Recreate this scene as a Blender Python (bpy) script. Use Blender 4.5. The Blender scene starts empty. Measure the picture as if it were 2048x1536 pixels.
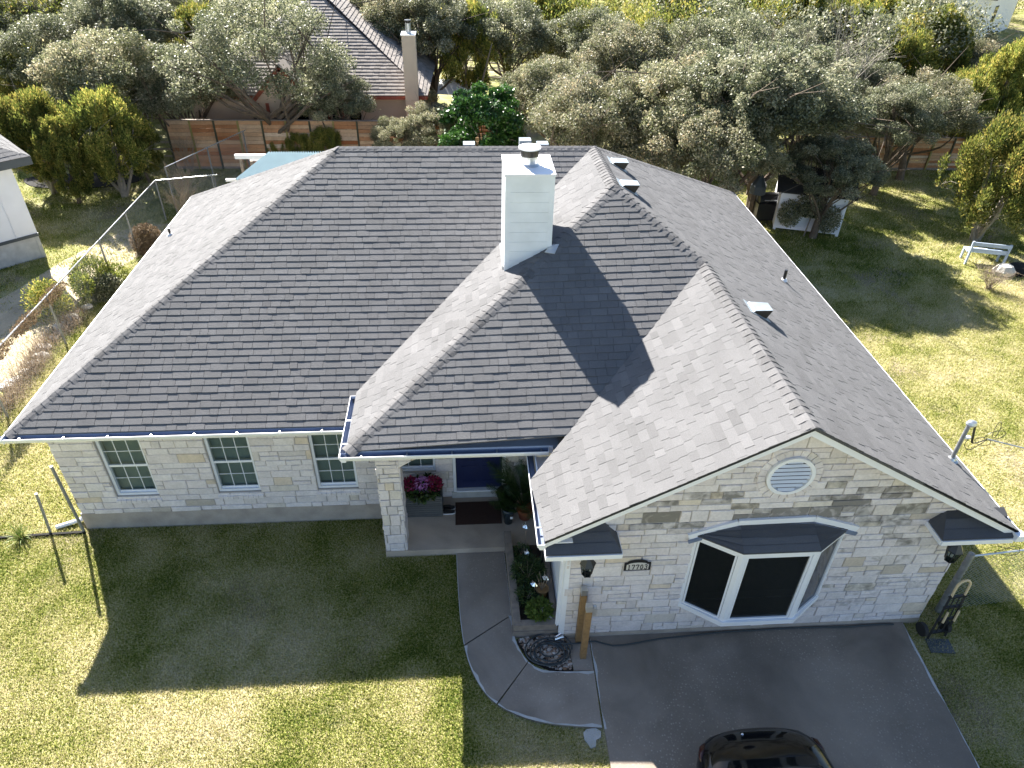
import bpy, math, random
import numpy as np
from mathutils import Vector, Matrix
R_ = random.Random(7)
sc = bpy.context.scene
col = sc.collection

# ---------------------------------------------------------------- camera
CAM = Vector((8.024, -9.970, 10.984))
RX = Vector((0.99769362, -0.06525324, 0.01869357))
UP = Vector((0.02355903, 0.59116679, 0.80620518))
FW = Vector((0.06365851, 0.80390537, -0.59134064))
FPX = 1419.674
cd = bpy.data.cameras.new("camera"); cam = bpy.data.objects.new("camera", cd); col.objects.link(cam)
cd.sensor_width = 36; cd.lens = FPX * 36 / 2048; cd.clip_end = 900; cd.clip_start = .05
cam.matrix_world = Matrix(((RX.x, UP.x, -FW.x, CAM.x), (RX.y, UP.y, -FW.y, CAM.y), (RX.z, UP.z, -FW.z, CAM.z), (0, 0, 0, 1)))
sc.camera = cam
sc.view_settings.view_transform = 'Standard'; sc.view_settings.look = 'None'
sc.view_settings.exposure = 2.15; sc.view_settings.gamma = 1
# ---------------------------------------------------------------- light
EL, AZ = math.radians(37.6), math.radians(28.6)
LD = Vector((math.sin(AZ) * math.cos(EL), -math.cos(AZ) * math.cos(EL), -math.sin(EL)))   # direction light travels
w = bpy.data.worlds.new("World"); sc.world = w; w.use_nodes = True
nt = w.node_tree; bg = nt.nodes['Background']; sk = nt.nodes.new('ShaderNodeTexSky'); sk.sky_type = 'NISHITA'
sk.sun_disc = False; sk.sun_elevation = EL
sk.sun_rotation = math.atan2(-LD.x, -LD.y); sk.dust_density = .6; sk.ozone_density = 1.6
hs_ = nt.nodes.new('ShaderNodeHueSaturation'); hs_.inputs['Saturation'].default_value = 1.0; nt.links.new(sk.outputs[0], hs_.inputs['Color']); nt.links.new(hs_.outputs[0], bg.inputs[0]); bg.inputs[1].default_value = .05
sd = bpy.data.lights.new("sun", 'SUN'); sd.energy = 5.0; sd.angle = math.radians(.5); sd.color = (1, .95, .86)
sun = bpy.data.objects.new("sun", sd); col.objects.link(sun); sun.rotation_euler = LD.to_track_quat('-Z', 'Y').to_euler(); sun.location = (-20, 30, 40)

# pixel of the 2048x1536 photograph -> point on a real plane of the place
def _ray(u, v): return FW * FPX + RX * (u - 1024) - UP * (v - 768)
def gz(u, v, z=0.): d = _ray(u, v); return CAM + d * ((z - CAM.z) / d.z)
def gy(u, v, y): d = _ray(u, v); return CAM + d * ((y - CAM.y) / d.y)
def gx(u, v, x): d = _ray(u, v); return CAM + d * ((x - CAM.x) / d.x)
def gp(u, v, n, d0): d = _ray(u, v); return CAM + d * ((d0 - n.dot(CAM)) / n.dot(d))

# ---------------------------------------------------------------- tagging
def tag(o, label=None, cat=None, group=None, kind=None):
    if label: o['label'] = label
    if cat: o['category'] = cat
    if group: o['group'] = group
    if kind: o['kind'] = kind
    return o
def thing(name, loc, label, cat, group=None):
    o = bpy.data.objects.new(name, None); col.objects.link(o); o.location = loc; o.empty_display_size = .1
    return tag(o, label, cat, group)

class MB:
    def __init__(s): s.v = []; s.f = []; s.t = []
    def add(s, vs, fs, t=.5):
        n = len(s.v); s.v += [tuple(p) for p in vs]
        for f in fs: s.f.append([i + n for i in f]); s.t.append(t)
    def poly(s, pts, t=.5): s.add(pts, [list(range(len(pts)))], t)
    def box(s, c, d, rz=0., t=.5):
        hx, hy, hz = d[0] / 2, d[1] / 2, d[2] / 2; ca, sa = math.cos(rz), math.sin(rz); vs = []
        for x, y, z in ((-1, -1, -1), (1, -1, -1), (1, 1, -1), (-1, 1, -1), (-1, -1, 1), (1, -1, 1), (1, 1, 1), (-1, 1, 1)):
            x *= hx; y *= hy; vs.append((c[0] + x * ca - y * sa, c[1] + x * sa + y * ca, c[2] + z * hz))
        s.add(vs, [(0, 3, 2, 1), (4, 5, 6, 7), (0, 1, 5, 4), (1, 2, 6, 5), (2, 3, 7, 6), (3, 0, 4, 7)], t)
    def bb(s, x0, x1, y0, y1, z0, z1, t=.5): s.box(((x0 + x1) / 2, (y0 + y1) / 2, (z0 + z1) / 2), (x1 - x0, y1 - y0, z1 - z0), 0, t)
    def bar(s, a, b, wd, h, t=.5, up=Vector((0, 0, 1))):
        a = Vector(a); b = Vector(b); d = (b - a).normalized()
        if abs(d.dot(up)) > .99: up = Vector((0, 1, 0))
        sx = d.cross(up).normalized() * wd / 2; sz = sx.cross(d).normalized() * h / 2
        vs = [a - sx - sz, a + sx - sz, a + sx + sz, a - sx + sz, b - sx - sz, b + sx - sz, b + sx + sz, b - sx + sz]
        s.add(vs, [(0, 1, 2, 3), (7, 6, 5, 4), (0, 4, 5, 1), (1, 5, 6, 2), (2, 6, 7, 3), (3, 7, 4, 0)], t)
    def tube(s, pts, r, n=8, t=.5, cap=True):
        pts = [Vector(p) for p in pts]; m = len(pts); rr = r if isinstance(r, (list, tuple)) else [r] * m
        vs = []; ref = Vector((.13, .31, .94)).normalized()
        for i, p in enumerate(pts):
            d = (pts[min(i + 1, m - 1)] - pts[max(i - 1, 0)])
            d = d.normalized() if d.length > 1e-9 else Vector((0, 0, 1))
            a = d.cross(ref)
            if a.length < .05: a = d.cross(Vector((1, 0, 0)))
            a.normalize(); b = d.cross(a)
            for k in range(n):
                g = 2 * math.pi * k / n; vs.append(p + (a * math.cos(g) + b * math.sin(g)) * rr[i])
        fs = [(i * n + k, i * n + (k + 1) % n, (i + 1) * n + (k + 1) % n, (i + 1) * n + k) for i in range(m - 1) for k in range(n)]
        if cap: fs += [tuple(range(n))[::-1], tuple(range((m - 1) * n, m * n))]
        s.add(vs, fs, t)
    def lathe(s, c, prof, n=20, t=.5, sx=1, sy=1):
        vs = [(c[0] + r * math.cos(2 * math.pi * k / n) * sx, c[1] + r * math.sin(2 * math.pi * k / n) * sy, c[2] + z) for r, z in prof for k in range(n)]
        fs = [(i * n + k, i * n + (k + 1) % n, (i + 1) * n + (k + 1) % n, (i + 1) * n + k) for i in range(len(prof) - 1) for k in range(n)]
        fs += [tuple(range(n))[::-1], tuple(range((len(prof) - 1) * n, len(prof) * n))]
        s.add(vs, fs, t)
    def prism(s, p2, z0, z1, t=.5):
        n = len(p2); vs = [(p[0], p[1], z0) for p in p2] + [(p[0], p[1], z1) for p in p2]
        ar = sum(p2[i][0] * p2[(i + 1) % n][1] - p2[(i + 1) % n][0] * p2[i][1] for i in range(n))
        fs = [tuple(range(n))[::-1], tuple(range(n, 2 * n))] + [(i, (i + 1) % n, n + (i + 1) % n, n + i) for i in range(n)]
        if ar < 0: fs = [f[::-1] for f in fs]
        s.add(vs, fs, t)
    def extr(s, pts, d, t=.5):      # polygon pts extruded along vector d
        d = Vector(d); n = len(pts); a = [Vector(p) for p in pts]; vs = a + [p + d for p in a]
        nn = sum(((a[i] - a[0]).cross(a[(i + 1) % n] - a[0]) for i in range(1, n - 1)), Vector())
        fs = [tuple(range(n))[::-1], tuple(range(n, 2 * n))] + [(i, (i + 1) % n, n + (i + 1) % n, n + i) for i in range(n)]
        if nn.dot(d) < 0: fs = [f[::-1] for f in fs]
        s.add(vs, fs, t)
    def obj(s, name, mat, parent=None, smooth=False, base=None):
        V = np.array(s.v, dtype=np.float32)
        off = np.zeros(3)
        if parent is None:
            off = np.array([(V[:, 0].min() + V[:, 0].max()) / 2, (V[:, 1].min() + V[:, 1].max()) / 2, V[:, 2].min()]) if base is None else np.array(base)
            V = V - off
        return link_mesh(name, V, s.f, s.t, mat, parent, smooth, off)

def link_mesh(name, V, F, T, mat, parent, smooth, off):
    me = bpy.data.meshes.new(name)
    me.from_pydata([tuple(map(float, p)) for p in V], [], F)
    at = me.attributes.new('tint', 'FLOAT', 'FACE'); at.data.foreach_set('value', np.array(T, dtype=np.float32))
    me.materials.append(mat)
    if smooth: me.polygons.foreach_set('use_smooth', [True] * len(F))
    o = bpy.data.objects.new(name, me); col.objects.link(o)
    if parent is not None:
        o.parent = parent
        r = parent
        if parent.type == 'EMPTY': o.matrix_parent_inverse = Matrix.Translation(parent.location).inverted()
    else: o.location = off
    return o

def np_mesh(name, V, nper, T, mat, parent=None):   # V (N*nper,3) independent polygons
    me = bpy.data.meshes.new(name); N = len(V) // nper
    me.vertices.add(len(V)); me.vertices.foreach_set('co', V.astype(np.float32).ravel())
    me.loops.add(len(V)); me.loops.foreach_set('vertex_index', np.arange(len(V), dtype=np.int32))
    me.polygons.add(N); me.polygons.foreach_set('loop_start', np.arange(0, len(V), nper, dtype=np.int32))
    me.update(calc_edges=True)
    at = me.attributes.new('tint', 'FLOAT', 'FACE'); at.data.foreach_set('value', T.astype(np.float32))
    me.materials.append(mat)
    o = bpy.data.objects.new(name, me); col.objects.link(o)
    if parent is not None: o.parent = parent
    return o

# ---------------------------------------------------------------- materials
def ramp(nt, stops):
    r = nt.nodes.new('ShaderNodeValToRGB'); e = r.color_ramp.elements
    while len(e) > 1: e.remove(e[0])
    e[0].position = stops[0][0]; e[0].color = (*stops[0][1], 1)
    for p, c in stops[1:]: k = e.new(p); k.color = (*c, 1)
    return r
def pm(name, c, rough=.6, var=.15, nscale=8., tint=.0, bump=0., bscale=60., spec=.5, metal=0., stops=None, trans=0., objrand=0., fine=0., fscale=200.):
    m = bpy.data.materials.new(name); m.use_nodes = True; nt = m.node_tree; N = nt.nodes; L = nt.links
    b = N['Principled BSDF']; b.inputs['Roughness'].default_value = rough; b.inputs['Metallic'].default_value = metal
    b.inputs['Specular IOR Level'].default_value = spec
    tc = N.new('ShaderNodeTexCoord'); geo = N.new('ShaderNodeNewGeometry')
    pos = geo.outputs['Position']
    at = N.new('ShaderNodeAttribute'); at.attribute_name = 'tint'
    n1 = N.new('ShaderNodeTexNoise'); n1.inputs['Scale'].default_value = nscale; n1.inputs['Detail'].default_value = 5; L.new(pos, n1.inputs['Vector'])
    def mul(colsock, fac, lo, hi):
        mr = N.new('ShaderNodeMapRange'); mr.inputs[3].default_value = lo; mr.inputs[4].default_value = hi; L.new(fac, mr.inputs[0])
        v = N.new('ShaderNodeVectorMath'); v.operation = 'SCALE'; L.new(colsock, v.inputs[0]); L.new(mr.outputs[0], v.inputs['Scale']); return v.outputs[0]
    if stops:
        r = ramp(nt, stops); L.new(at.outputs['Fac'], r.inputs[0]); cs = r.outputs[0]
    else:
        rgb = N.new('ShaderNodeRGB'); rgb.outputs[0].default_value = (*c, 1); cs = rgb.outputs[0]
        if tint: cs = mul(cs, at.outputs['Fac'], 1 - tint, 1 + tint)
    if var: cs = mul(cs, n1.outputs[0], 1 - 2 * var, 1 + 2 * var)
    if fine:
        n3 = N.new('ShaderNodeTexNoise'); n3.inputs['Scale'].default_value = fscale; n3.inputs['Detail'].default_value = 2; L.new(pos, n3.inputs['Vector'])
        cs = mul(cs, n3.outputs[0], 1 - 2 * fine, 1 + 2 * fine)
    if objrand:
        oi = N.new('ShaderNodeObjectInfo'); cs = mul(cs, oi.outputs['Random'], 1 - objrand, 1 + objrand)
    L.new(cs, b.inputs['Base Color'])
    if bump:
        n2 = N.new('ShaderNodeTexNoise'); n2.inputs['Scale'].default_value = bscale; n2.inputs['Detail'].default_value = 4; L.new(pos, n2.inputs['Vector'])
        bp = N.new('ShaderNodeBump'); bp.inputs['Strength'].default_value = bump; bp.inputs['Distance'].default_value = .02
        L.new(n2.outputs[0], bp.inputs['Height']); L.new(bp.outputs[0], b.inputs['Normal'])
    if trans:
        tr = N.new('ShaderNodeBsdfTranslucent'); L.new(cs, tr.inputs[0]); mx = N.new('ShaderNodeMixShader'); mx.inputs[0].default_value = trans
        L.new(b.outputs[0], mx.inputs[1]); L.new(tr.outputs[0], mx.inputs[2]); L.new(mx.outputs[0], N['Material Output'].inputs[0])
    return m
M = {}
M['shingle'] = pm('shingle', (.138, .137, .143), .92, .10, 1.3, tint=.17, bump=.5, bscale=220, spec=.25, fine=.16, fscale=90)
M['ridge'] = pm('ridge_shingle', (.122, .120, .125), .92, .08, 2, tint=.25, bump=.5, bscale=220, spec=.25, fine=.2, fscale=90)
M['shadeshingle'] = pm('shingle_in_shade', (.075, .078, .09), .9, .1, 3, tint=.35, fine=.15, fscale=90)  # roof shingle with the shade on bay hood and returns put into its colour
M['deck'] = pm('roof_deck', (.03, .03, .032), .9, 0)
M['white'] = pm('white_paint', (.82, .83, .88), .45, .04, 2.5, spec=.4)
M['whitedirty'] = pm('white_chimney', (.80, .83, .88), .5, .10, 2.2, spec=.4)
M['galv'] = pm('galvanised_metal', (.55, .57, .6), .35, .12, 9, metal=.8)
M['gutterin'] = pm('shaded_blue_metal', (.16, .20, .30), .35, .12, 6, spec=.5)  # roof shade over the gutter trough painted in as dark blue; flashing shares it
M['black'] = pm('black_iron', (.012, .012, .014), .35, .1, 10, spec=.6)
M['dark'] = pm('dark_interior', (.012, .013, .014), .8, 0)
M['mortar'] = pm('mortar', (.44, .40, .37), .95, .12, 7, bump=.3, bscale=120)
M['conc_found'] = pm('foundation', (.40, .345, .30), .9, .22, 3, bump=.25, bscale=60, fine=.06, fscale=60)
M['frame'] = pm('vinyl_frame', (.80, .82, .88), .4, .02, 4)
M['blind'] = pm('blinds', (.62, .66, .60), .6, .05, 4)
M['door'] = pm('blue_door', (.016, .024, .085), .35, .03, 3, spec=.5)
M['wood'] = pm('weathered_timber', (.24, .20, .17), .85, .25, 9, tint=.2, bump=.4, bscale=50)
M['postwood'] = pm('post_wood', (.27, .16, .07), .8, .25, 14, tint=.1, bump=.3)
M['soil'] = pm('soil', (.035, .026, .02), .95, .3, 12, bump=1, bscale=50)
M['mulch'] = pm('mulch_black', (.012, .011, .011), .95, .3, 20, tint=.5, bump=1, bscale=60)
M['rubber'] = pm('hose_rubber', (.035, .045, .05), .5, .1, 10)
M['rock'] = pm('limestone_rock', (.58, .55, .50), .9, .2, 6, tint=.2, bump=.8, bscale=12)
M['pebble'] = pm('pebbles', (.3, .25, .2), .7, .1, 20, stops=[(0, (.14, .08, .05)), (.3, (.32, .24, .19)), (.55, (.62, .58, .54)), (.8, (.30, .16, .08)), (1, (.62, .6, .58))])
M['terracotta'] = pm('terracotta', (.32, .09, .04), .8, .15, 9)
M['bark'] = pm('bark', (.13, .10, .075), .95, .3, 9, bump=1, bscale=25)
M['barkpale'] = pm('bark_pale', (.27, .24, .2), .95, .25, 9, bump=.8, bscale=25)
M['twig'] = pm('twig', (.30, .24, .18), .9, .2, 5, tint=.2)
M['oak'] = pm('oak_leaf', (0, 0, 0), .5, .15, .8, spec=.55, trans=.45, objrand=.14,
   stops=[(0, (0.077, 0.094, 0.041)), (.3, (0.174, 0.187, 0.092)), (.6, (0.309, 0.297, 0.184)), (.85, (0.444, 0.406, 0.285)), (1, (0.483, 0.376, 0.221))])
M['oakgrey'] = pm('oak_leaf_grey', (0, 0, 0), .48, .15, .8, spec=.6, trans=.42, objrand=.1,
   stops=[(0, (0.063, 0.077, 0.039)), (.35, (0.154, 0.172, 0.092)), (.7, (0.290, 0.292, 0.184)), (1, (0.483, 0.455, 0.331))])
M['cedar'] = pm('juniper_leaf', (0, 0, 0), .65, .18, .7, spec=.3, trans=.45, objrand=.2,
   stops=[(0, (.055, .08, .02)), (.35, (.15, .185, .04)), (.65, (.34, .34, .075)), (1, (.56, .43, .12))])
M['broad'] = pm('broad_leaf', (0, 0, 0), .33, .15, .8, spec=.6, trans=.25,
   stops=[(0, (.02, .06, .015)), (.5, (.045, .12, .02)), (1, (.09, .2, .035))])
M['dryleaf'] = pm('dry_foliage', (0, 0, 0), .8, .15, 2, trans=.2,
   stops=[(0, (.12, .08, .045)), (.5, (.25, .18, .11)), (1, (.4, .3, .2))])
M['weed'] = pm('weed', (0, 0, 0), .6, .15, 2, trans=.3, stops=[(0, (.07, .13, .02)), (.5, (.16, .22, .04)), (1, (.33, .3, .12))])
M['palm'] = pm('palm_leaf', (0, 0, 0), .45, .1, 2, trans=.2, stops=[(0, (.015, .04, .012)), (.6, (.04, .085, .02)), (1, (.12, .15, .04))])
M['flower'] = pm('flower', (0, 0, 0), .6, .05, 2, trans=.2, stops=[(0, (.20, .01, .05)), (.45, (.32, .015, .08)), (.6, (.5, .16, .5)), (1, (.7, .4, .7))])
M['fence'] = pm('fence_board', (0, 0, 0), .85, .22, 1.7, bump=.2, fine=.12, fscale=14,
   stops=[(0, (.30, .11, .04)), (.3, (.42, .20, .09)), (.6, (.50, .33, .2)), (1, (.58, .45, .33))])
M['fencepost'] = pm('fence_post', (.06, .06, .035), .8, .2, 4)
M['fencepost2'] = pm('fence_post_olive', (.25, .21, .07), .8, .2, 4)
M['pole'] = pm('grey_pipe', (.24, .25, .26), .5, .25, 12, metal=.3)
M['carpaint'] = pm('car_paint', (.004, .004, .005), .10, 0, spec=.35)
M['carpaint'].node_tree.nodes['Principled BSDF'].inputs['Coat Weight'].default_value = .25
M['carpaint'].node_tree.nodes['Principled BSDF'].inputs['Coat Roughness'].default_value = .02
M['carglass'] = pm('car_glass', (.006, .008, .01), .03, 0, spec=.5)
M['tail'] = pm('tail_lamp', (.035, .002, .002), .15, 0)
M['tire'] = pm('tire', (.02, .02, .02), .8, 0)
M['cream'] = pm('cream_handle', (.68, .52, .30), .5, .05, 9)
M['stucco'] = pm('stucco', (.56, .45, .35), .9, .06, 3, bump=.2)
M['rust'] = pm('rust_trim', (.25, .055, .03), .6, .1, 4)
M['tile'] = pm('grey_roof_tile', (.23, .205, .19), .85, .15, 3, tint=.3, fine=.1, fscale=30)
M['slate'] = pm('blue_grey_trim', (.055, .07, .085), .5, .05, 3)
M['tin'] = pm('corrugated_roof', (.48, .57, .58), .5, .06, 2, tint=.25)
M['vent'] = pm('vent_metal', (.24, .28, .32), .5, .15, 9, metal=.2)
M['mat_'] = pm('door_mat', (.05, .022, .015), .95, .2, 30, bump=1, bscale=90)
M['foil'] = pm('foil', (.9, .9, .92), .15, 0, metal=1)
M['benchblue'] = pm('bench_paint', (.42, .50, .62), .6, .08, 6)
M['planter'] = pm('planter_resin', (.10, .105, .11), .55, .08, 10, tint=.3)
M['navy'] = pm('glazed_pot', (.02, .035, .05), .2, .05, 4)
M['plaquewhite'] = pm('plaque_face', (.6, .57, .55), .6, .05, 4)

def grass_mat(name, blade=False):
    m = bpy.data.materials.new(name); m.use_nodes = True; nt = m.node_tree; N = nt.nodes; L = nt.links; b = N['Principled BSDF']
    geo = N.new('ShaderNodeNewGeometry'); pos = geo.outputs['Position']
    def noise(s, d=4, off=0, dist=0.):
        n = N.new('ShaderNodeTexNoise'); n.inputs['Scale'].default_value = s; n.inputs['Detail'].default_value = d; n.inputs['Distortion'].default_value = dist
        a = N.new('ShaderNodeVectorMath'); a.inputs[1].default_value = (off, off * .7, 0); L.new(pos, a.inputs[0]); L.new(a.outputs[0], n.inputs['Vector']); return n.outputs[0]
    def math_(op, a, c):
        x = N.new('ShaderNodeMath'); x.operation = op
        for i, s in enumerate((a, c)):
            if isinstance(s, (int, float)): x.inputs[i].default_value = s
            else: L.new(s, x.inputs[i])
        return x.outputs[0]
    def mr(s, a, c, lo, hi):
        x = N.new('ShaderNodeMapRange'); x.inputs[1].default_value = a; x.inputs[2].default_value = c; x.inputs[3].default_value = lo; x.inputs[4].default_value = hi; L.new(s, x.inputs[0]); return x.outputs[0]
    f = math_('ADD', mr(noise(.22, 3, 3), .35, .65, -.16, .16), mr(noise(1.1, 2, 9, .3), .3, .7, -.15, .15))
    f = math_('ADD', f, mr(noise(30, 3, 1), .3, .7, -.26, .26))
    if blade:
        at = N.new('ShaderNodeAttribute'); at.attribute_name = 'tint'; f = math_('ADD', f, mr(at.outputs['Fac'], 0, 1, -.35, .35))
    f = math_('ADD', f, .53)
    r = ramp(nt, [(0, (.055, .095, .012)), (.30, (.14, .19, .022)), (.46, (.36, .36, .09)), (.68, (.56, .51, .27)), (1, (.72, .64, .44))])
    L.new(f, r.inputs[0]); cs = r.outputs[0]
    if not blade:
        # bare pale soil in patches, mostly away from the front lawn
        bare = mr(noise(.5, 5, 31, .6), .56, .66, 0, .8)
        mx = N.new('ShaderNodeMixRGB'); L.new(bare, mx.inputs[0]); L.new(cs, mx.inputs[1]); mx.inputs[2].default_value = (.40, .33, .23, 1); cs = mx.outputs[0]
        fn = mr(noise(70, 3, 5), .3, .7, .35, .95)
        v = N.new('ShaderNodeVectorMath'); v.operation = 'SCALE'; L.new(cs, v.inputs[0]); L.new(fn, v.inputs['Scale']); cs = v.outputs[0]
        bp = N.new('ShaderNodeBump'); bp.inputs['Strength'].default_value = .9; bp.inputs['Distance'].default_value = .04
        L.new(noise(38, 5, 2), bp.inputs['Height']); L.new(bp.outputs[0], b.inputs['Normal'])
    L.new(cs, b.inputs['Base Color']); b.inputs['Roughness'].default_value = .8; b.inputs['Specular IOR Level'].default_value = .2
    if blade:
        tr = N.new('ShaderNodeBsdfTranslucent'); L.new(cs, tr.inputs[0]); mx = N.new('ShaderNodeMixShader'); mx.inputs[0].default_value = .45
        L.new(b.outputs[0], mx.inputs[1]); L.new(tr.outputs[0], mx.inputs[2]); L.new(mx.outputs[0], N['Material Output'].inputs[0])
    return m
M['ground'] = grass_mat('lawn_ground'); M['blade'] = grass_mat('lawn_blade', True)

def concrete_mat(name, c, edge=None, speck=1.):
    m = pm(name, c, .85, .34, .8, bump=.3, bscale=90, fine=.05, fscale=35); nt = m.node_tree; N = nt.nodes; L = nt.links; b = N['Principled BSDF']
    cs = b.inputs['Base Color'].links[0].from_socket; geo = N.new('ShaderNodeNewGeometry')
    vo = N.new('ShaderNodeTexVoronoi'); vo.inputs['Scale'].default_value = 22; L.new(geo.outputs['Position'], vo.inputs['Vector'])
    n = N.new('ShaderNodeTexNoise'); n.inputs['Scale'].default_value = .8; L.new(geo.outputs['Position'], n.inputs['Vector'])
    lt = N.new('ShaderNodeMapRange'); lt.inputs[1].default_value = .14; lt.inputs[2].default_value = .36; lt.inputs[3].default_value = 1; lt.inputs[4].default_value = 0; L.new(vo.outputs['Distance'], lt.inputs[0])
    sp = N.new('ShaderNodeMapRange'); sp.inputs[1].default_value = .42; sp.inputs[2].default_value = .6; sp.inputs[3].default_value = 0; sp.inputs[4].default_value = speck; L.new(n.outputs[0], sp.inputs[0])
    sepc = N.new('ShaderNodeSeparateColor'); L.new(vo.outputs['Color'], sepc.inputs[0])
    q = N.new('ShaderNodeMath'); q.operation = 'MULTIPLY'; L.new(lt.outputs[0], q.inputs[0]); L.new(sp.outputs[0], q.inputs[1])
    q2 = N.new('ShaderNodeMath'); q2.operation = 'MULTIPLY'; L.new(q.outputs[0], q2.inputs[0]); L.new(sepc.outputs[0], q2.inputs[1])
    mx = N.new('ShaderNodeMixRGB'); L.new(q2.outputs[0], mx.inputs[0]); L.new(cs, mx.inputs[1]); mx.inputs[2].default_value = (.40, .36, .31, 1); cs = mx.outputs[0]
    n4 = N.new('ShaderNodeTexNoise'); n4.inputs['Scale'].default_value = .55; n4.inputs['Detail'].default_value = 6; n4.inputs['Distortion'].default_value = .5; L.new(geo.outputs['Position'], n4.inputs['Vector'])
    lt2 = N.new('ShaderNodeMapRange'); lt2.inputs[1].default_value = .46; lt2.inputs[2].default_value = .66; lt2.inputs[3].default_value = 0; lt2.inputs[4].default_value = .55; L.new(n4.outputs[0], lt2.inputs[0])
    m2 = N.new('ShaderNodeMixRGB'); L.new(lt2.outputs[0], m2.inputs[0]); L.new(cs, m2.inputs[1]); m2.inputs[2].default_value = (c[0] * 1.9, c[1] * 1.95, c[2] * 2.0, 1)
    L.new(m2.outputs[0], b.inputs['Base Color']); return m
M['drive'] = concrete_mat('driveway_concrete', (.195, .162, .132))
M['path'] = concrete_mat('path_concrete', (.225, .19, .16), speck=.8)
M['porch'] = concrete_mat('porch_concrete', (.40, .33, .27), speck=.1)
M['edge'] = pm('concrete_edge', (.46, .46, .46), .9, .2, 5, bump=.3)

def stone_mat():
    m = pm('limestone', (0, 0, 0), .9, .10, 5, bump=.45, bscale=22, fine=.09, fscale=24, spec=.25,
       stops=[(0, (.68, .62, .625)), (.5, (.75, .70, .705)), (.70, (.64, .59, .59)), (.88, (.67, .61, .55)), (.96, (.68, .57, .46)), (1, (.48, .43, .38))])
    nt = m.node_tree; N = nt.nodes; L = nt.links; b = N['Principled BSDF']; cs = b.inputs['Base Color'].links[0].from_socket
    geo = N.new('ShaderNodeNewGeometry'); sx = N.new('ShaderNodeSeparateXYZ'); L.new(geo.outputs['Position'], sx.inputs[0])
    at = N.new('ShaderNodeAttribute'); at.attribute_name = 'dirt'
    n = N.new('ShaderNodeTexNoise'); n.inputs['Scale'].default_value = 6; n.inputs['Detail'].default_value = 6; n.inputs['Distortion'].default_value = .7; L.new(geo.outputs['Position'], n.inputs['Vector'])
    a = N.new('ShaderNodeMath'); a.operation = 'ADD'; L.new(n.outputs[0], a.inputs[0]); L.new(at.outputs['Fac'], a.inputs[1])
    mr = N.new('ShaderNodeMapRange'); mr.inputs[1].default_value = .95; mr.inputs[2].default_value = 1.32; mr.inputs[4].default_value = .82; L.new(a.outputs[0], mr.inputs[0])
    mx = N.new('ShaderNodeMixRGB'); L.new(mr.outputs[0], mx.inputs[0]); L.new(cs, mx.inputs[1]); mx.inputs[2].default_value = (.13, .122, .108, 1)
    L.new(mx.outputs[0], b.inputs['Base Color']); return m
M['stone'] = stone_mat()

def glass_mat(name, base, gl=.6, rough=.03):
    m = bpy.data.materials.new(name); m.use_nodes = True; nt = m.node_tree; N = nt.nodes; L = nt.links
    b = N['Principled BSDF']; b.inputs['Base Color'].default_value = (*base, 1); b.inputs['Roughness'].default_value = rough; b.inputs['Specular IOR Level'].default_value = .6
    t = N.new('ShaderNodeBsdfTransparent'); t.inputs[0].default_value = (.85, .92, .88, 1); mx = N.new('ShaderNodeMixShader'); mx.inputs[0].default_value = gl
    L.new(t.outputs[0], mx.inputs[1]); L.new(b.outputs[0], mx.inputs[2]); L.new(mx.outputs[0], N['Material Output'].inputs[0]); return m
M['glass'] = glass_mat('window_glass', (.012, .02, .018), .42)
M['glassdark'] = glass_mat('bay_glass', (.006, .008, .007), .93, .06)

# ---------------------------------------------------------------- geometry helpers
def clip(poly, a, b):          # keep the left side of a->b (2D)
    out = []; n = len(poly)
    def sd(p): return (b[0] - a[0]) * (p[1] - a[1]) - (b[1] - a[1]) * (p[0] - a[0])
    for i in range(n):
        p, q = poly[i], poly[(i + 1) % n]; sp, sq = sd(p), sd(q)
        if sp >= 0: out.append(p)
        if (sp > 0 and sq < 0) or (sp < 0 and sq > 0):
            t = sp / (sp - sq); out.append((p[0] + (q[0] - p[0]) * t, p[1] + (q[1] - p[1]) * t))
    return out
def clipc(poly, conv):
    for i in range(len(conv)):
        poly = clip(poly, conv[i], conv[(i + 1) % len(conv)])
        if len(poly) < 3: return []
    return poly
def area(p): return .5 * sum(p[i][0] * p[(i + 1) % len(p)][1] - p[(i + 1) % len(p)][0] * p[i][1] for i in range(len(p)))

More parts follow.
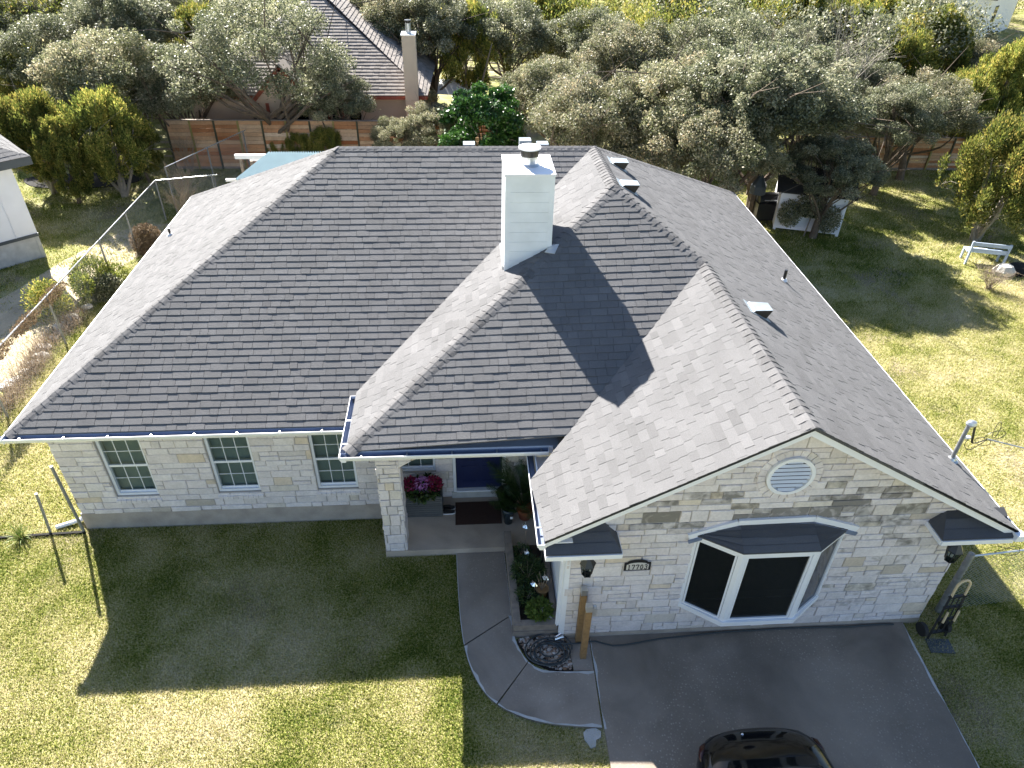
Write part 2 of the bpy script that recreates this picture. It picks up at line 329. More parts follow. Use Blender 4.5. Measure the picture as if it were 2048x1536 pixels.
def shingle(mb, polys, org, ud, nrm, seed, expo=.147, wmin=.14, wmax=.36, th=(.011, .0145), dp=.008, jit=.006, tv=.17):
    """courses of overlapping tabs over convex polygons lying in the plane (org, ud, nrm)"""
    rn = random.Random(seed); nrm = nrm.normalized(); ud = (ud - nrm * ud.dot(nrm)).normalized(); vd = nrm.cross(ud).normalized()
    for poly in polys:
        p2 = [((Vector(p) - org).dot(ud), (Vector(p) - org).dot(vd)) for p in poly]
        if area(p2) < 0: p2 = p2[::-1]
        poly[:] = p2
    u0 = min(p[0] for P in polys for p in P); u1 = max(p[0] for P in polys for p in P)
    v0 = min(p[1] for P in polys for p in P); v1 = max(p[1] for P in polys for p in P)
    k = 0; v = v0 - .02
    while v < v1:
        va, vb = v, v + expo; u = u0 - rn.random() * .3; ct = rn.uniform(-.05, .05); hi = False
        while u < u1:
            wd = rn.uniform(wmin, wmax); hi = (not hi) if rn.random() < .8 else hi
            t = (th[1] if hi else th[0]) + rn.uniform(-.0015, .0015); j = rn.uniform(-jit, jit)
            g = .003
            q = [(u + g, va + j), (u + wd - g, va + j + rn.uniform(-jit, jit) * .6), (u + wd - g, vb + .012), (u + g, vb + .012)]
            tin = min(1, max(0, .5 + ct + rn.gauss(0, tv) + (-.08 if hi else .08)))
            for P in polys:
                c = clipc(q, P)
                if len(c) < 3 or abs(area(c)) < 1e-4: continue
                top = []; bot = []
                for (a, b) in c:
                    h = t - dp * (b - va) / expo + .002
                    p = org + ud * a + vd * b; top.append(p + nrm * h); bot.append(p - nrm * .003)
                n = len(c); fs = [tuple(range(n))]
                for i in range(n):
                    i2 = (i + 1) % n
                    if c[i][1] > vb and c[i2][1] > vb: continue
                    fs.append((i, n + i, n + i2, i2))
                mb.add(top + bot, fs, tin)
            u += wd
        v += expo; k += 1

def deck(mb, pts, nrm, dn=.03):
    pts = [Vector(p) - nrm * .004 for p in pts]; mb.extr(pts, -nrm * dn)

def caps(mb, a, b, n1, n2, seed, wd=.165, ex=.15, th=.012):
    """ridge / hip cap pieces from the low end a to the high end b"""
    rn = random.Random(seed); a = Vector(a); b = Vector(b); d = (b - a).normalized(); Ln = (b - a).length
    s1 = d.cross(n1).normalized(); s2 = d.cross(n2).normalized()
    nm = (n1 + n2).normalized()
    if s1.dot(nm) > 0: s1 = -s1
    if s2.dot(nm) > 0: s2 = -s2
    if s1.dot(s2) > .999: s2 = -s1
    k = 0; x = 0
    while x < Ln:
        l = min(ex + .03, Ln - x + .02); tin = min(1, max(0, .5 + rn.gauss(0, .25))); h0 = th + rn.uniform(-.001, .002) + .012; h1 = .010
        rows = []
        for (xx, h) in ((x, h0), (x + l, h1)):
            p = a + d * xx; w1 = wd * rn.uniform(.96, 1.04)
            rows.append([p + s1 * w1 + n1 * (h * .55), p + s1 * w1 * .45 + n1 * (h * .95), p + nm * (h * .55), p + s2 * w1 * .45 + n2 * (h * .95), p + s2 * w1 + n2 * (h * .55)])
        lo = [q - nm * .03 for q in rows[0]]
        vs = rows[0] + rows[1] + lo; e1 = [rows[1][0] - n1 * .03, rows[1][4] - n2 * .03]
        fs = [(i, i + 1, 6 + i, 5 + i) for i in range(4)] + [(i + 1, i, 10 + i, 11 + i) for i in range(4)] + [(0, 5, 15, 10), (9, 4, 14, 16)]
        mb.add(vs + e1, fs, tin); x += ex; k += 1

def ashlar(mb, dirt, org, ud, nrm, W, H, conv, holes, seed, dfun=None, hs=(.10, .28), ws=(.16, .62), prot=(.008, .024), z0=0.):
    """irregular coursed limestone on the plane org + u*ud + z"""
    rn = random.Random(seed); ud = ud.normalized(); nrm = nrm.normalized(); Z = Vector((0, 0, 1))
    if area(conv) < 0: conv = conv[::-1]
    def put(a, b, c, d):
        rects = [(a, b, c, d)]
        for (ha, hb, hc, hd) in holes:
            nx = []
            for (a1, b1, c1, d1) in rects:
                if a1 >= hb or b1 <= ha or c1 >= hd or d1 <= hc: nx.append((a1, b1, c1, d1)); continue
                if a1 < ha: nx.append((a1, ha, c1, d1))
                if b1 > hb: nx.append((hb, b1, c1, d1))
                m0, m1 = max(a1, ha), min(b1, hb)
                if c1 < hc: nx.append((m0, m1, c1, hc))
                if d1 > hd: nx.append((m0, m1, hd, d1))
            rects = nx
        tin = rn.random() if rn.random() < .55 else rn.uniform(.1, .7)
        for (a1, b1, c1, d1) in rects:
            g = .006
            if b1 - a1 < .03 or d1 - c1 < .03: continue
            j = lambda: rn.uniform(-.007, .007)
            q = [(a1 + g + j(), c1 + g + j()), (b1 - g + j(), c1 + g + j()), (b1 - g + j(), d1 - g + j()), (a1 + g + j(), d1 - g + j())]
            q = clipc(q, conv)
            if len(q) < 3: continue
            pr = rn.uniform(*prot); n = len(q); cx = sum(p[0] for p in q) / n; cz = sum(p[1] for p in q) / n
            def P(u, z, h): return org + ud * u + Z * z + nrm * h
            o = [P(u, z, .0) for u, z in q]; f1 = [P(cx + (u - cx) * .985, cz + (z - cz) * .97, pr * .75) for u, z in q]; f2 = [P(cx + (u - cx) * .93, cz + (z - cz) * .86, pr + rn.uniform(-.002, .003)) for u, z in q]
            fs = [tuple(range(2 * n, 3 * n))]
            for i in range(n):
                i2 = (i + 1) % n; fs += [(i, i2, n + i2, n + i), (n + i, n + i2, 2 * n + i2, 2 * n + i)]
            if (ud.cross(Z)).dot(nrm) < 0: fs = [f[::-1] for f in fs]
            mb.add(o + f1 + f2, fs, tin)
            dv = dfun(cx, cz, rn) if dfun else rn.uniform(-.1, .15)
            dirt.extend([dv] * len(fs))
    z = z0
    while z < H:
        h = rn.uniform(*hs); h = min(h, H - z + .02); u = -rn.random() * .3
        while u < W:
            wd = rn.uniform(*ws)
            if h > .19 and rn.random() < .45:
                s = h * rn.uniform(.4, .6); put(u, u + wd, z, z + s)
                k = wd * rn.uniform(.3, .7)
                if rn.random() < .5 and wd > .35: put(u, u + k, z + s, z + h); put(u + k, u + wd, z + s, z + h)
                else: put(u, u + wd, z + s, z + h)
            else: put(u, u + wd, z, z + h)
            u += wd
        z += h
def wallback(mb, org, ud, nrm, W, H, conv, holes, th=.12):
    """solid mortar-coloured wall with openings, behind the stones"""
    ud = ud.normalized(); nrm = nrm.normalized(); Z = Vector((0, 0, 1))
    if area(conv) < 0: conv = conv[::-1]
    us = sorted({0, W} | {h[0] for h in holes} | {h[1] for h in holes}); zs = sorted({0, H} | {h[2] for h in holes} | {h[3] for h in holes})
    us = [x for x in us if 0 <= x <= W]; zs = [x for x in zs if 0 <= x <= H]
    for i in range(len(us) - 1):
        for k in range(len(zs) - 1):
            a, b, c, d = us[i], us[i + 1], zs[k], zs[k + 1]
            if any(a >= h[0] - 1e-6 and b <= h[1] + 1e-6 and c >= h[2] - 1e-6 and d <= h[3] + 1e-6 for h in holes): continue
            q = clipc([(a, c), (b, c), (b, d), (a, d)], conv)
            if len(q) < 3: continue
            mb.extr([org + ud * u + Z * z for u, z in q], -nrm * th)
def with_dirt(o, dirt):
    at = o.data.attributes.new('dirt', 'FLOAT', 'FACE'); d = np.zeros(len(o.data.polygons), dtype=np.float32); d[:len(dirt)] = dirt; at.data.foreach_set('value', d)

# ---------------------------------------------------------------- setting
g = MB(); g.poly([(-350, -60, 0), (350, -60, 0), (350, 500, 0), (-350, 500, 0)])
ground = tag(g.obj('ground', M['ground'], base=(0, 0, 0)), kind='structure')

def arc_pts(pl, k=5):       # Catmull-Rom smoothing of a 2D/3D polyline
    out = []; n = len(pl); P = [Vector((*p, 0)) if len(p) == 2 else Vector(p) for p in pl]
    for i in range(n - 1):
        p0, p1, p2, p3 = P[max(i - 1, 0)], P[i], P[i + 1], P[min(i + 2, n - 1)]
        for j in range(k):
            t = j / k; out.append(.5 * ((2 * p1) + (p2 - p0) * t + (2 * p0 - 5 * p1 + 4 * p2 - p3) * t * t + (3 * p1 - p0 - 3 * p2 + p3) * t ** 3))
    return out + [P[-1]]
outer = arc_pts([(7.74, -.66), (7.77, -1.5), (7.81, -2.19), (7.89, -2.8), (8.05, -3.32), (8.34, -3.76), (8.84, -4.06), (9.38, -4.2), (10.03, -4.28)])
inner = arc_pts([(8.68, -.66), (8.71, -1.5), (8.73, -2.15), (8.77, -2.65), (8.96, -3.08), (9.3, -3.27), (10.06, -3.31)])
def at_(pl, f): x = f * (len(pl) - 1); i = min(int(x), len(pl) - 2); return pl[i].lerp(pl[i + 1], x - i)
pth = MB(); edg = MB()
cuts = [0, .355, .64, 1.0]; cin = [0, .33, .665, 1.0]
for s in range(3):
    a0, a1, b0, b1 = cuts[s], cuts[s + 1], cin[s], cin[s + 1]; e = .003
    o = [at_(outer, a0 + e + (a1 - a0 - 2 * e) * k / 10) for k in range(11)]; n_ = [at_(inner, b0 + e + (b1 - b0 - 2 * e) * k / 10) for k in range(11)]
    for k in range(10):
        q = [o[k], n_[k], n_[k + 1], o[k + 1]]; pth.prism([(p.x, p.y) for p in q], -.05, .05)
    for l, sgn in ((o, 1), (n_, -1)):      # worn pale edges of the slab
        def off(k):
            d = (l[min(k + 1, 10)] - l[max(k - 1, 0)]).normalized(); nn = Vector((-d.y, d.x, 0)) * sgn
            wv = (.012 if s == 0 else .03 + .018 * math.sin(k * 1.1 + s * 2) + .012 * math.sin(k * 2.7 + s)); wv = wv * (1 if sgn > 0 or s else .5)
            return l[k] + nn * max(.006, wv)
        for k in range(10):
            p, q, p2, q2 = l[k], l[k + 1], off(k), off(k + 1); edg.prism([(p.x, p.y), (q.x, q.y), (q2.x, q2.y), (p2.x, p2.y)], .045, .0535)
po = tag(pth.obj('path', M['path'], base=(8.5, -2.5, 0)), kind='structure')
eo = tag(edg.obj('path_edge', M['edge'], base=(8.5, -2.5, 0)), kind='structure')
dv = MB(); dv.prism([(10.075, -2.60), (15.80, -2.60), (15.76, -3.5), (15.69, -4.46), (15.67, -5.2), (15.6, -14), (10.0, -14), (10.06, -4.3), (10.08, -3.3)], -.05, .035)
drive = tag(dv.obj('driveway', M['drive'], base=(13, -8, 0)), kind='structure')
de = MB()
ew = lambda y: max(.004, .022 + .02 * math.sin(y * 3.1) + .012 * math.sin(y * 7.7))
for k in range(40):
    y0, y1 = -2.65 - k * .12, -2.77 - k * .12; xa, xb = 15.795 + (y0 + 2.6) * .05, 15.795 + (y1 + 2.6) * .05
    de.prism([(xb - ew(y1), y1), (xb, y1), (xa, y0), (xa - ew(y0), y0)], .03, .0385)
for k in range(16):
    y0, y1 = -2.7 - k * .1, -2.8 - k * .1; xf = lambda y: 10.075 + (y + 2.6) * .01
    de.prism([(xf(y1), y1), (xf(y1) + ew(y1 * 1.7) * .9, y1), (xf(y0) + ew(y0 * 1.7) * .9, y0), (xf(y0), y0)], .03, .0385)
tag(de.obj('driveway_edge', M['edge'], base=(13, -4, 0)), kind='structure')
pad = MB(); pad.prism([(9.66, -2.60), (10.06, -2.60), (10.05, -3.29), (9.72, -3.27)], -.02, .028); tag(pad.obj('concrete_pad', M['path'], base=(9.9, -3, 0)), kind='structure')
gv = MB(); gv.prism([(8.80, -2.6), (9.65, -2.56), (9.71, -3.27), (9.33, -3.25), (8.98, -3.05), (8.80, -2.7)], -.02, .006); tag(gv.obj('gravel_bed_soil', M['soil'], base=(9.2, -2.9, 0)), kind='structure')
mu = MB(); c = gz(165, 362)
mu.prism([(c.x + 2.35 * math.cos(a) * (1 + .08 * math.sin(3 * a)), c.y + .95 * math.sin(a) * (1 + .1 * math.sin(2 * a + 1))) for a in [i * math.pi / 16 for i in range(32)]], -.02, .03)
tag(mu.obj('mulch_bed', M['mulch'], base=(c.x, c.y, 0)), kind='structure')

# ================================================================ HOUSE
ZE, ZR, ZW = 2.81, 5.99, 3.16     # main eave, ridge, porch eave heights
A = Vector((0, 0, ZE)); BL = Vector((0, 11, ZE)); BR = Vector((16.48, 11, ZE)); FR = Vector((16.48, -3.01, ZE))
R1 = gz(678, 293, ZR); R1 = Vector((R1.x, R1.y, ZR))
R2 = gz(1184, 293, ZR); P = gz(1229.6, 370, ZR); xr = (R2.x + P.x) / 2
R2 = Vector((xr, (R1.y + R2.y) / 2, ZR)); R1.y = R2.y; P = Vector((xr + .04, P.y, ZR))
def plane3(a, b, c):
    n = (b - a).cross(c - a).normalized()
    if n.z < 0: n = -n
    return n
nR = plane3(BR, FR, R2)
Q = gp(1409, 525, nR, nR.dot(FR)); G = gp(1632, 857, nR, nR.dot(FR)); G = G + nR * 0
GY = -3.01
# keep the gable verge in the plane y = GY
zq = Q.z; G = gy(1632, 857, GY); G.z = nR.dot(FR) / nR.z - (nR.x * G.x + nR.y * G.y) / nR.z
GL = gy(1090, 1084, GY); GLB = Vector((GL.x, -1.2, GL.z))
nG = plane3(Q, G, GL)
nGp = nG
HL = gz(692, 904, ZW); HL.z = ZW
nF = plane3(HL, P, Q)
# eave of the porch front: intersection of front plane with y = HL.y
def meet(n1, d1, n2, d2, n3, d3):
    mat = Matrix((n1, n2, n3)); return mat.inverted() @ Vector((d1, d2, d3))
VB = meet(nF, nF.dot(HL), nG, nG.dot(G), Vector((0, 1, 0)), HL.y)
VL = gz(713, 786, ZW); VL = Vector((HL.x, VL.y, ZW))
nL = plane3(P, R2, HL); VL.z = (nL.dot(P) - nL.x * VL.x - nL.y * VL.y) / nL.z
nM = plane3(A, R1, R2); nH = plane3(A, BL, R1); nB = plane3(BL, BR, R1)
GLb = meet(nG, nG.dot(G), Vector((0, 0, 1)), GL.z, nF, nF.dot(HL))     # back end of the garage left eave
print('RESULT', R1, R2, P, Q, G, GL, HL, VB, VL, GLb)

house = thing('house', (8, 4, 0), 'white limestone single-storey house with grey shingle hip roof in the centre', 'house')
X = Vector((1, 0, 0)); Y = Vector((0, 1, 0)); Z = Vector((0, 0, 1))
def mk_roof(label, polys, org, ud, n, seed, dk, **kw):
    d = MB(); 
    for p in dk: deck(d, p, n)
    shingle(d, polys, org, ud, n, seed, **kw); nd = 0
    o = d.obj('roof_slope', M['shingle'], house); o['label'] = label; return o
hipb = lambda z: R2.lerp(BR, (R2.z - z) / (R2.z - BR.z))
# main front slope : A, R1, R2, valley, eave under the porch roof
V0 = Vector((VL.x + .1, VL.y + .12, 0)); V0.z = ZE + (nM.dot(A) - nM.x * V0.x - nM.y * V0.y) / nM.z - ZE
E0 = Vector((5.3, 0, ZE)); E1 = Vector((VL.x + .12, 0, ZE))
main = [[A, E0, V0, R2, R1], [E0, E1, V0]]
mk_roof('wide front slope of the roof left of the chimney', [list(p) for p in main], A, X, nM, 11, main, th=(.0135, .0155), dp=.0092, jit=.003, tv=.11)
mk_roof('pale left hip slope', [[A, R1, BL]], A, -Y, nH, 12, [[A, R1, BL]], th=(.009, .011), dp=.007)
lf = [HL, P, R2, VL]
mk_roof('pale narrow slope beside the chimney', [list(lf)], HL, -Y, nL, 13, [lf], th=(.009, .011), dp=.007)
ff = [HL, VB, Q, P]
mk_roof('front hip slope over the porch', [list(ff)], HL, X, nF, 14, [ff], th=(.0135, .0155), dp=.0092, jit=.003, tv=.11)
gl = [GL, G, Q, VB, GLb]
mk_roof('pale left slope over the garage', [[GL, G, Q, GLb]], GL, -Y, nG, 15, [[GL, G, Q, GLb]], th=(.009, .011), dp=.007)
HB = hipb(Q.z)
mk_roof('long right slope facing the side lawn', [[R2, P, Q, HB], [Q, G, FR, BR, HB]], FR, Y, nR, 16, [[R2, P, Q, HB], [Q, G, FR, BR, HB]], th=(.009, .012), dp=.007)
bs = MB(); deck(bs, [BL, R1, R2, BR], nB); shingle(bs, [[BL, R1, R2, BR]], BR, -X, nB, 17); bs.obj('roof_slope', M['shingle'], house)
cp = MB()
caps(cp, A, R1, nM, nH, 1); caps(cp, BL, R1, nB, nH, 2); caps(cp, BR, R2, nB, nR, 3); caps(cp, R1, R2 + X * .05, nM, nB, 4)
caps(cp, P, R2, nL, nR, 5); caps(cp, HL, P, nL, nF, 6); caps(cp, Q, P, nF, nR, 7, ex=.147); caps(cp, G + Y * .02, Q, nG, nR, 8)
cp.obj('ridge_cap', M['ridge'], house)

# ---- walls
WY = .38; PY = .77; GWY = -2.62; GX0, GX1 = 9.55, 16.08; FZ = .48
wn = []
win_main = [(1.16, 1.97, .86, 2.36), (3.11, 3.93, .88, 2.38), (5.03, 5.83, .88, 2.38)]
def stonewall(org, ud, nrm, W, H, conv, holes, seed, dfun=None, z0=0., back=True, name='wall', th=.12, hs=(.10, .28)):
    m = MB(); dirt = []
    ashlar(m, dirt, org, ud, nrm, W, H, conv, holes, seed, dfun, z0=z0, hs=hs)
    o = m.obj(name, M['stone'], house); with_dirt(o, dirt)
    b = MB(); wallback(b, org, ud, nrm, W, H, conv, holes, th); b.obj('mortar_backing', M['mortar'], o)
    return o
H1 = 2.78
def d_main(u, z, rn): return rn.uniform(-.15, .12) + (.12 if z < .7 and rn.random() < .25 else 0)
stonewall(Vector((.36, WY, 0)), X, -Y, 6.05, H1, [(0, .42), (6.05, .42), (6.05, H1), (0, H1)], [(a - .36, b - .36, c, d) for a, b, c, d in win_main], 21, d_main, z0=.42, name='wall')
# return to porch back wall, porch back wall
PW = (6.5, 7.35, .9, 2.4); PD = (7.70, 8.78, .17, 2.42)
stonewall(Vector((6.41, PY, 0)), X, -Y, 3.15, 3.3, [(0, .17), (3.15, .17), (3.15, 3.3), (0, 3.3)], [(PW[0] - 6.41, PW[1] - 6.41, PW[2], PW[3]), (PD[0] - 6.41, PD[1] - 6.41, 0, PD[3])], 22, None, z0=.17)
stonewall(Vector((6.41, PY, 0)), -Y, X, .39, 3.3, [(0, .17), (.39, .17), (.39, 3.3), (0, 3.3)], [], 23, None, z0=.17)
# garage gable wall
zl = GL.z - .10; gh = G.z - .13
def dG(u, z, rn):
    x = u + GX0; m = math.exp(-((z - 3.1) / .75) ** 2) * (1 if 10.7 < x < 15.2 else .1) * (0 if rn.random() < .5 else 1)
    m2 = .62 if (13.9 < x < 15.8 and .6 < z < 2.7 and rn.random() < .28) else 0
    m3 = .3 if (x > 10.8 and z < .75 and rn.random() < .3) else 0
    return rn.uniform(-.12, .1) + .82 * m + m2 * .8 + m3
slopeL = (G.z - GL.z) / (G.x - GL.x); slopeR = (G.z - FR.z) / (FR.x - G.x)
zt = lambda x: (G.z - (G.x - x) * slopeL if x < G.x else G.z - (x - G.x) * slopeR) - .10
gconv = [(0, .12), (GX1 - GX0, .12), (GX1 - GX0, zt(GX1)), (G.x - GX0, zt(G.x)), (0, zt(GX0))]
stonewall(Vector((GX0, GWY, 0)), X, -Y, GX1 - GX0, G.z, gconv, [(11.56 - GX0, 13.96 - GX0, .95, 2.5)], 24, dG, z0=.12, hs=(.11, .25))
# garage right side wall, house right/back/left side walls
stonewall(Vector((GX1, GWY, 0)), Y, X, 13.2, 2.8, [(0, .1), (13.2, .1), (13.2, 2.8), (0, 2.8)], [], 25, None, z0=.1)
stonewall(Vector((.36, 10.6, 0)), -Y, -X, 10.22, 2.75, [(0, .3), (10.22, .3), (10.22, 2.75), (0, 2.75)], [], 26, None, z0=.3)
stonewall(Vector((GX1, 10.6, 0)), -X, Y, GX1 - .36, 2.75, [(0, .1), (15.7, .1), (15.7, 2.75), (0, 2.75)], [], 27, None, z0=.1)
# garage left side (painted siding)
sw = MB(); sw.bb(GX0 + .0, GX0 + .12, GWY + .01, PY + .1, 0, GL.z - .06)
for k in range(15): sw.bb(GX0 - .014, GX0, GWY + .09, PY, .2 + k * .18, .2 + k * .18 + .165, .4 + .2 * R_.random())
sw.bb(GX0 - .03, GX0 - .004, GWY - .0, GWY + .085, .12, GL.z - .12)
sw.obj('side_wall', M['white'], house)['label'] = 'white painted side wall by the planter'
cb = MB(); cb.bb(GX0 - .022, GX0 + .06, GWY - .022, GWY - .004 + .0, .12, GL.z - .12); cb.obj('corner_trim', M['white'], house)
# foundation
for q_ in ((.33, 6.39, WY - .02, WY + .3, -.1, .44), (.33, .55, WY + .3, 10.6, -.1, .32), (GX0, GX1 + .01, GWY - .022, GWY + .2, -.1, .14), (GX1 - .2, GX1 + .012, GWY + .2, 10.6, -.1, .11)):
    fo = MB(); fo.bb(*q_); fo.obj('foundation', M['conc_found'], house)
# porch slab + door step
ps = MB(); ps.bb(6.38, GX0 - .004, -.66, PY, -.1, .17); pslab = ps.obj('porch_slab', M['porch'], house)
st = MB(); st.bb(7.66, 8.86, PY - .05, PY + .05, .172, .33); st.obj('door_step', M['edge'], house)
# porch column + arched beam
pc = MB(); dirt = []; CX0, CX1, CY0, CY1 = 6.40, 6.79, -.64, -.25
def cwall(org, ud, nrm, W, H, conv, seed, z0, hs=(.12, .3)):
    ashlar(pc, dirt, org, ud, nrm, W, H, conv, [], seed, lambda u, z, rn: rn.uniform(-.15, .05), hs=hs, ws=(.15, .4), z0=z0)
for (o_, u_, n_, W_) in ((Vector((CX0, CY0, 0)), X, -Y, .39), (Vector((CX1, CY0, 0)), Y, X, .39), (Vector((CX0, CY1, 0)), -Y, -X, .39), (Vector((CX1, CY1, 0)), -X, Y, .39)):
    cwall(o_, u_, n_, W_, 2.35, [(0, .17), (W_, .17), (W_, 2.35), (0, 2.35)], 31 + int(n_.x * 3 + n_.y), .17)
AX1 = GX0; 
def archz(x): t = (x - CX1) / (AX1 - CX1); return 2.35 + .44 * math.sin(math.pi * min(1, max(0, t))) ** .8
xs = [CX0, CX1] + [CX1 + (AX1 - CX1) * k / 12 for k in range(1, 13)]
bk = MB(); bk.bb(CX0 + .006, CX1 - .006, CY0 + .006, CY1 - .006, .17, 3.12)
for i in range(len(xs) - 1):
    x0, x1 = xs[i], xs[i + 1]; z0_, z1_ = (2.35, 2.35) if i == 0 else (archz(x0), archz(x1))
    if i > 0: bk.extr([(x0, CY0 + .006, z0_), (x1, CY0 + .006, z1_), (x1, CY0 + .006, 3.12), (x0, CY0 + .006, 3.12)], (0, .37, 0))
    q = [(x0 - CX0, z0_), (x1 - CX0, z1_), (x1 - CX0, 3.12), (x0 - CX0, 3.12)]
    if i % 2 == 0 or True:
        ashlar(pc, dirt, Vector((CX0, CY0, 0)), X, -Y, x1 - CX0, 3.12, q, [], 40, lambda u, z, rn: rn.uniform(-.15, .05), hs=(.16, .26), ws=(.2, .45), z0=2.3)
ashlar(pc, dirt, Vector((CX0, CY1, 0)), -Y, -X, .39, 3.12, [(0, 2.35), (.39, 2.35), (.39, 3.12), (0, 3.12)], [], 44, None, z0=2.35)
o = pc.obj('porch_column', M['stone'], house); with_dirt(o, dirt); bk.obj('mortar_core', M['mortar'], o)

# ---- windows
def window(x0, x1, z0, z1, y, name='window', label=None, sill=True):
    r = MB(); d = .09; yo = y + .045
    r.bb(x0, x0 + .05, yo, yo + .1, z0, z1); r.bb(x1 - .05, x1, yo, yo + .1, z0, z1); r.bb(x0, x1, yo - .001, yo + .099, z1 - .05, z1); r.bb(x0, x1, yo - .001, yo + .099, z0, z0 + .05)
    zm = (z0 + z1) / 2; r.bb(x0 + .04, x1 - .04, yo + .02, yo + .07, zm - .025, zm + .025)
    r.bb(x0 + .05, x1 - .05, yo + .045, yo + .075, z0 + .05, z0 + .09)
    f = r.obj('window', M['frame'], house)
    if label: f['label'] = label
    mt = MB()
    for (za, zb, yy) in ((zm + .025, z1 - .05, yo + .035), (z0 + .09, zm - .025, yo + .065)):
        for k in (1, 2): xx = x0 + .05 + (x1 - x0 - .1) * k / 3; mt.bb(xx - .006, xx + .006, yy - .012, yy - .002, za, zb)
        mt.bb(x0 + .05, x1 - .05, yy - .013, yy - .003, (za + zb) / 2 - .006, (za + zb) / 2 + .006)
    mt.obj('muntin', M['frame'], f)
    p = MB(); p.poly([(x0 + .05, yo + .035, zm), (x1 - .05, yo + .035, zm), (x1 - .05, yo + .035, z1 - .05), (x0 + .05, yo + .035, z1 - .05)])
    p.poly([(x0 + .05, yo + .065, z0 + .05), (x1 - .05, yo + .065, z0 + .05), (x1 - .05, yo + .065, zm), (x0 + .05, yo + .065, zm)]); p.obj('pane', M['glass'], f)
    b = MB(); z = z0 + .05
    while z < z1 - .05: b.add([(x0 + .04, yo + .13, z), (x1 - .04, yo + .13, z), (x1 - .04, yo + .155, z + .018), (x0 + .04, yo + .155, z + .018)], [(0, 1, 2, 3)]); z += .03
    b.bb(x0, x1, yo + .16, yo + .17, z0, z1); b.obj('blind', M['blind'], f)
    if sill:
        s = MB(); n = 9; w_ = (x1 - x0 + .06) / n
        for k in range(n):
            xa = x0 - .03 + k * w_; s.add([(xa + .004, y - .05, z0 - .075), (xa + w_ - .004, y - .05, z0 - .075), (xa + w_ - .004, y + .06, z0 - .012), (xa + .004, y + .06, z0 - .012), (xa + .004, y - .05, z0 - .14), (xa + w_ - .004, y - .05, z0 - .14), (xa + w_ - .004, y + .06, z0 - .14), (xa + .004, y + .06, z0 - .14)],
                [(0, 1, 2, 3), (4, 5, 1, 0), (5, 6, 2, 1), (7, 4, 0, 3), (6, 7, 3, 2)], R_.random() * .4 + .3)
        s.obj('sill', M['stone'], f)
    return f
window(*win_main[0][:2], *win_main[0][2:], WY, label='leftmost window of the front wall, reflecting lawn')
window(*win_main[1], WY, label='middle window of the left front wall'); window(*win_main[2], WY, label='window just left of the porch column')
window(*PW, PY, label='window behind the flower planter on the porch')
# ---- front door
dr = thing_door = None
fr = MB(); x0, x1, z0, z1 = 7.76, 8.71, .33, 2.36
fr.bb(PD[0], x0, PY - .03, PY + .12, .33, 2.42); fr.bb(x1, PD[1], PY - .03, PY + .12, .33, 2.42); fr.bb(x0, x1, PY - .029, PY + .119, z1, 2.42); fr.bb(x0, x1, PY - .045, PY + .1, .33, .365)
df = fr.obj('door', M['frame'], house)
lf_ = MB(); lf_.bb(x0, x1, PY + .05, PY + .09, .368, z1)
for (a, b) in ((.12, .42), (.53, .83)):
    for (c_, d_) in ((.18, .62), (.75, 1.45), (1.56, 1.86)):
        for (xa, xb, za, zb) in ((a, b, c_, c_ + .02), (a, b, d_ - .02, d_), (a, a + .02, c_ + .02, d_ - .02), (b - .02, b, c_ + .02, d_ - .02)): lf_.bb(x0 + xa, x0 + xb, PY + .038, PY + .051, .37 + za, .37 + zb)
dl = lf_.obj('door_leaf', M['door'], df); dl['label'] = 'dark blue panelled front door'
hd = MB(); hd.lathe((x1 - .09, PY + .02, 1.28), [(.0, 0), (.03, .0), (.035, .03), (.02, .05), (0, .05)]); hd.obj('handle', M['galv'], df)
# ---- round gable vent
vc = Vector((12.73, GWY, 3.82)); gvm = MB(); rr = .36
n = 40
ring = lambda r, y: [(vc.x + r * math.cos(2 * math.pi * k / n), y, vc.z + r * math.sin(2 * math.pi * k / n)) for k in range(n)]
a, b, c_, d_ = ring(rr, GWY - .02), ring(rr, GWY - .075), ring(rr - .055, GWY - .075), ring(rr - .065, GWY - .02)
gvm.add(a + b + c_ + d_, [(s * n + k, s * n + (k + 1) % n, (s + 1) * n + (k + 1) % n, (s + 1) * n + k) for s in range(3) for k in range(n)])
gvo = gvm.obj('gable_vent', M['white'], house)
sl = MB()
for k in range(8):
    z = vc.z - .27 + k * .078; hw = math.sqrt(max(0, (rr - .06) ** 2 - (z - vc.z) ** 2))
    if hw > .04: sl.add([(vc.x - hw, GWY - .068, z - .014), (vc.x + hw, GWY - .068, z - .014), (vc.x + hw, GWY - .035, z + .018), (vc.x - hw, GWY - .035, z + .018)], [(0, 1, 2, 3)])
sl.obj('slat', M['white'], gvo); sl = MB(); sl.add(ring(rr - .06, GWY - .026), [tuple(range(n))]); sl.obj('backing', M['black'], gvo)
vs = MB(); dirt = []
for k in range(22):
    a0, a1 = 2 * math.pi * (k + .05) / 22, 2 * math.pi * (k + .95) / 22; r0, r1 = rr + .01, rr + .125
    q = [(vc.x + r * math.cos(a), GWY - .03 - .006 * R_.random(), vc.z + r * math.sin(a)) for r, a in ((r0, a0), (r1, a0), (r1, a1), (r0, a1))]
    vs.extr(q, (0, .03, 0), R_.random() * .8); dirt += [R_.uniform(-.1, .3 if k > 11 else .0)] * 6
o = vs.obj('stone_ring', M['stone'], gvo); with_dirt(o, dirt)
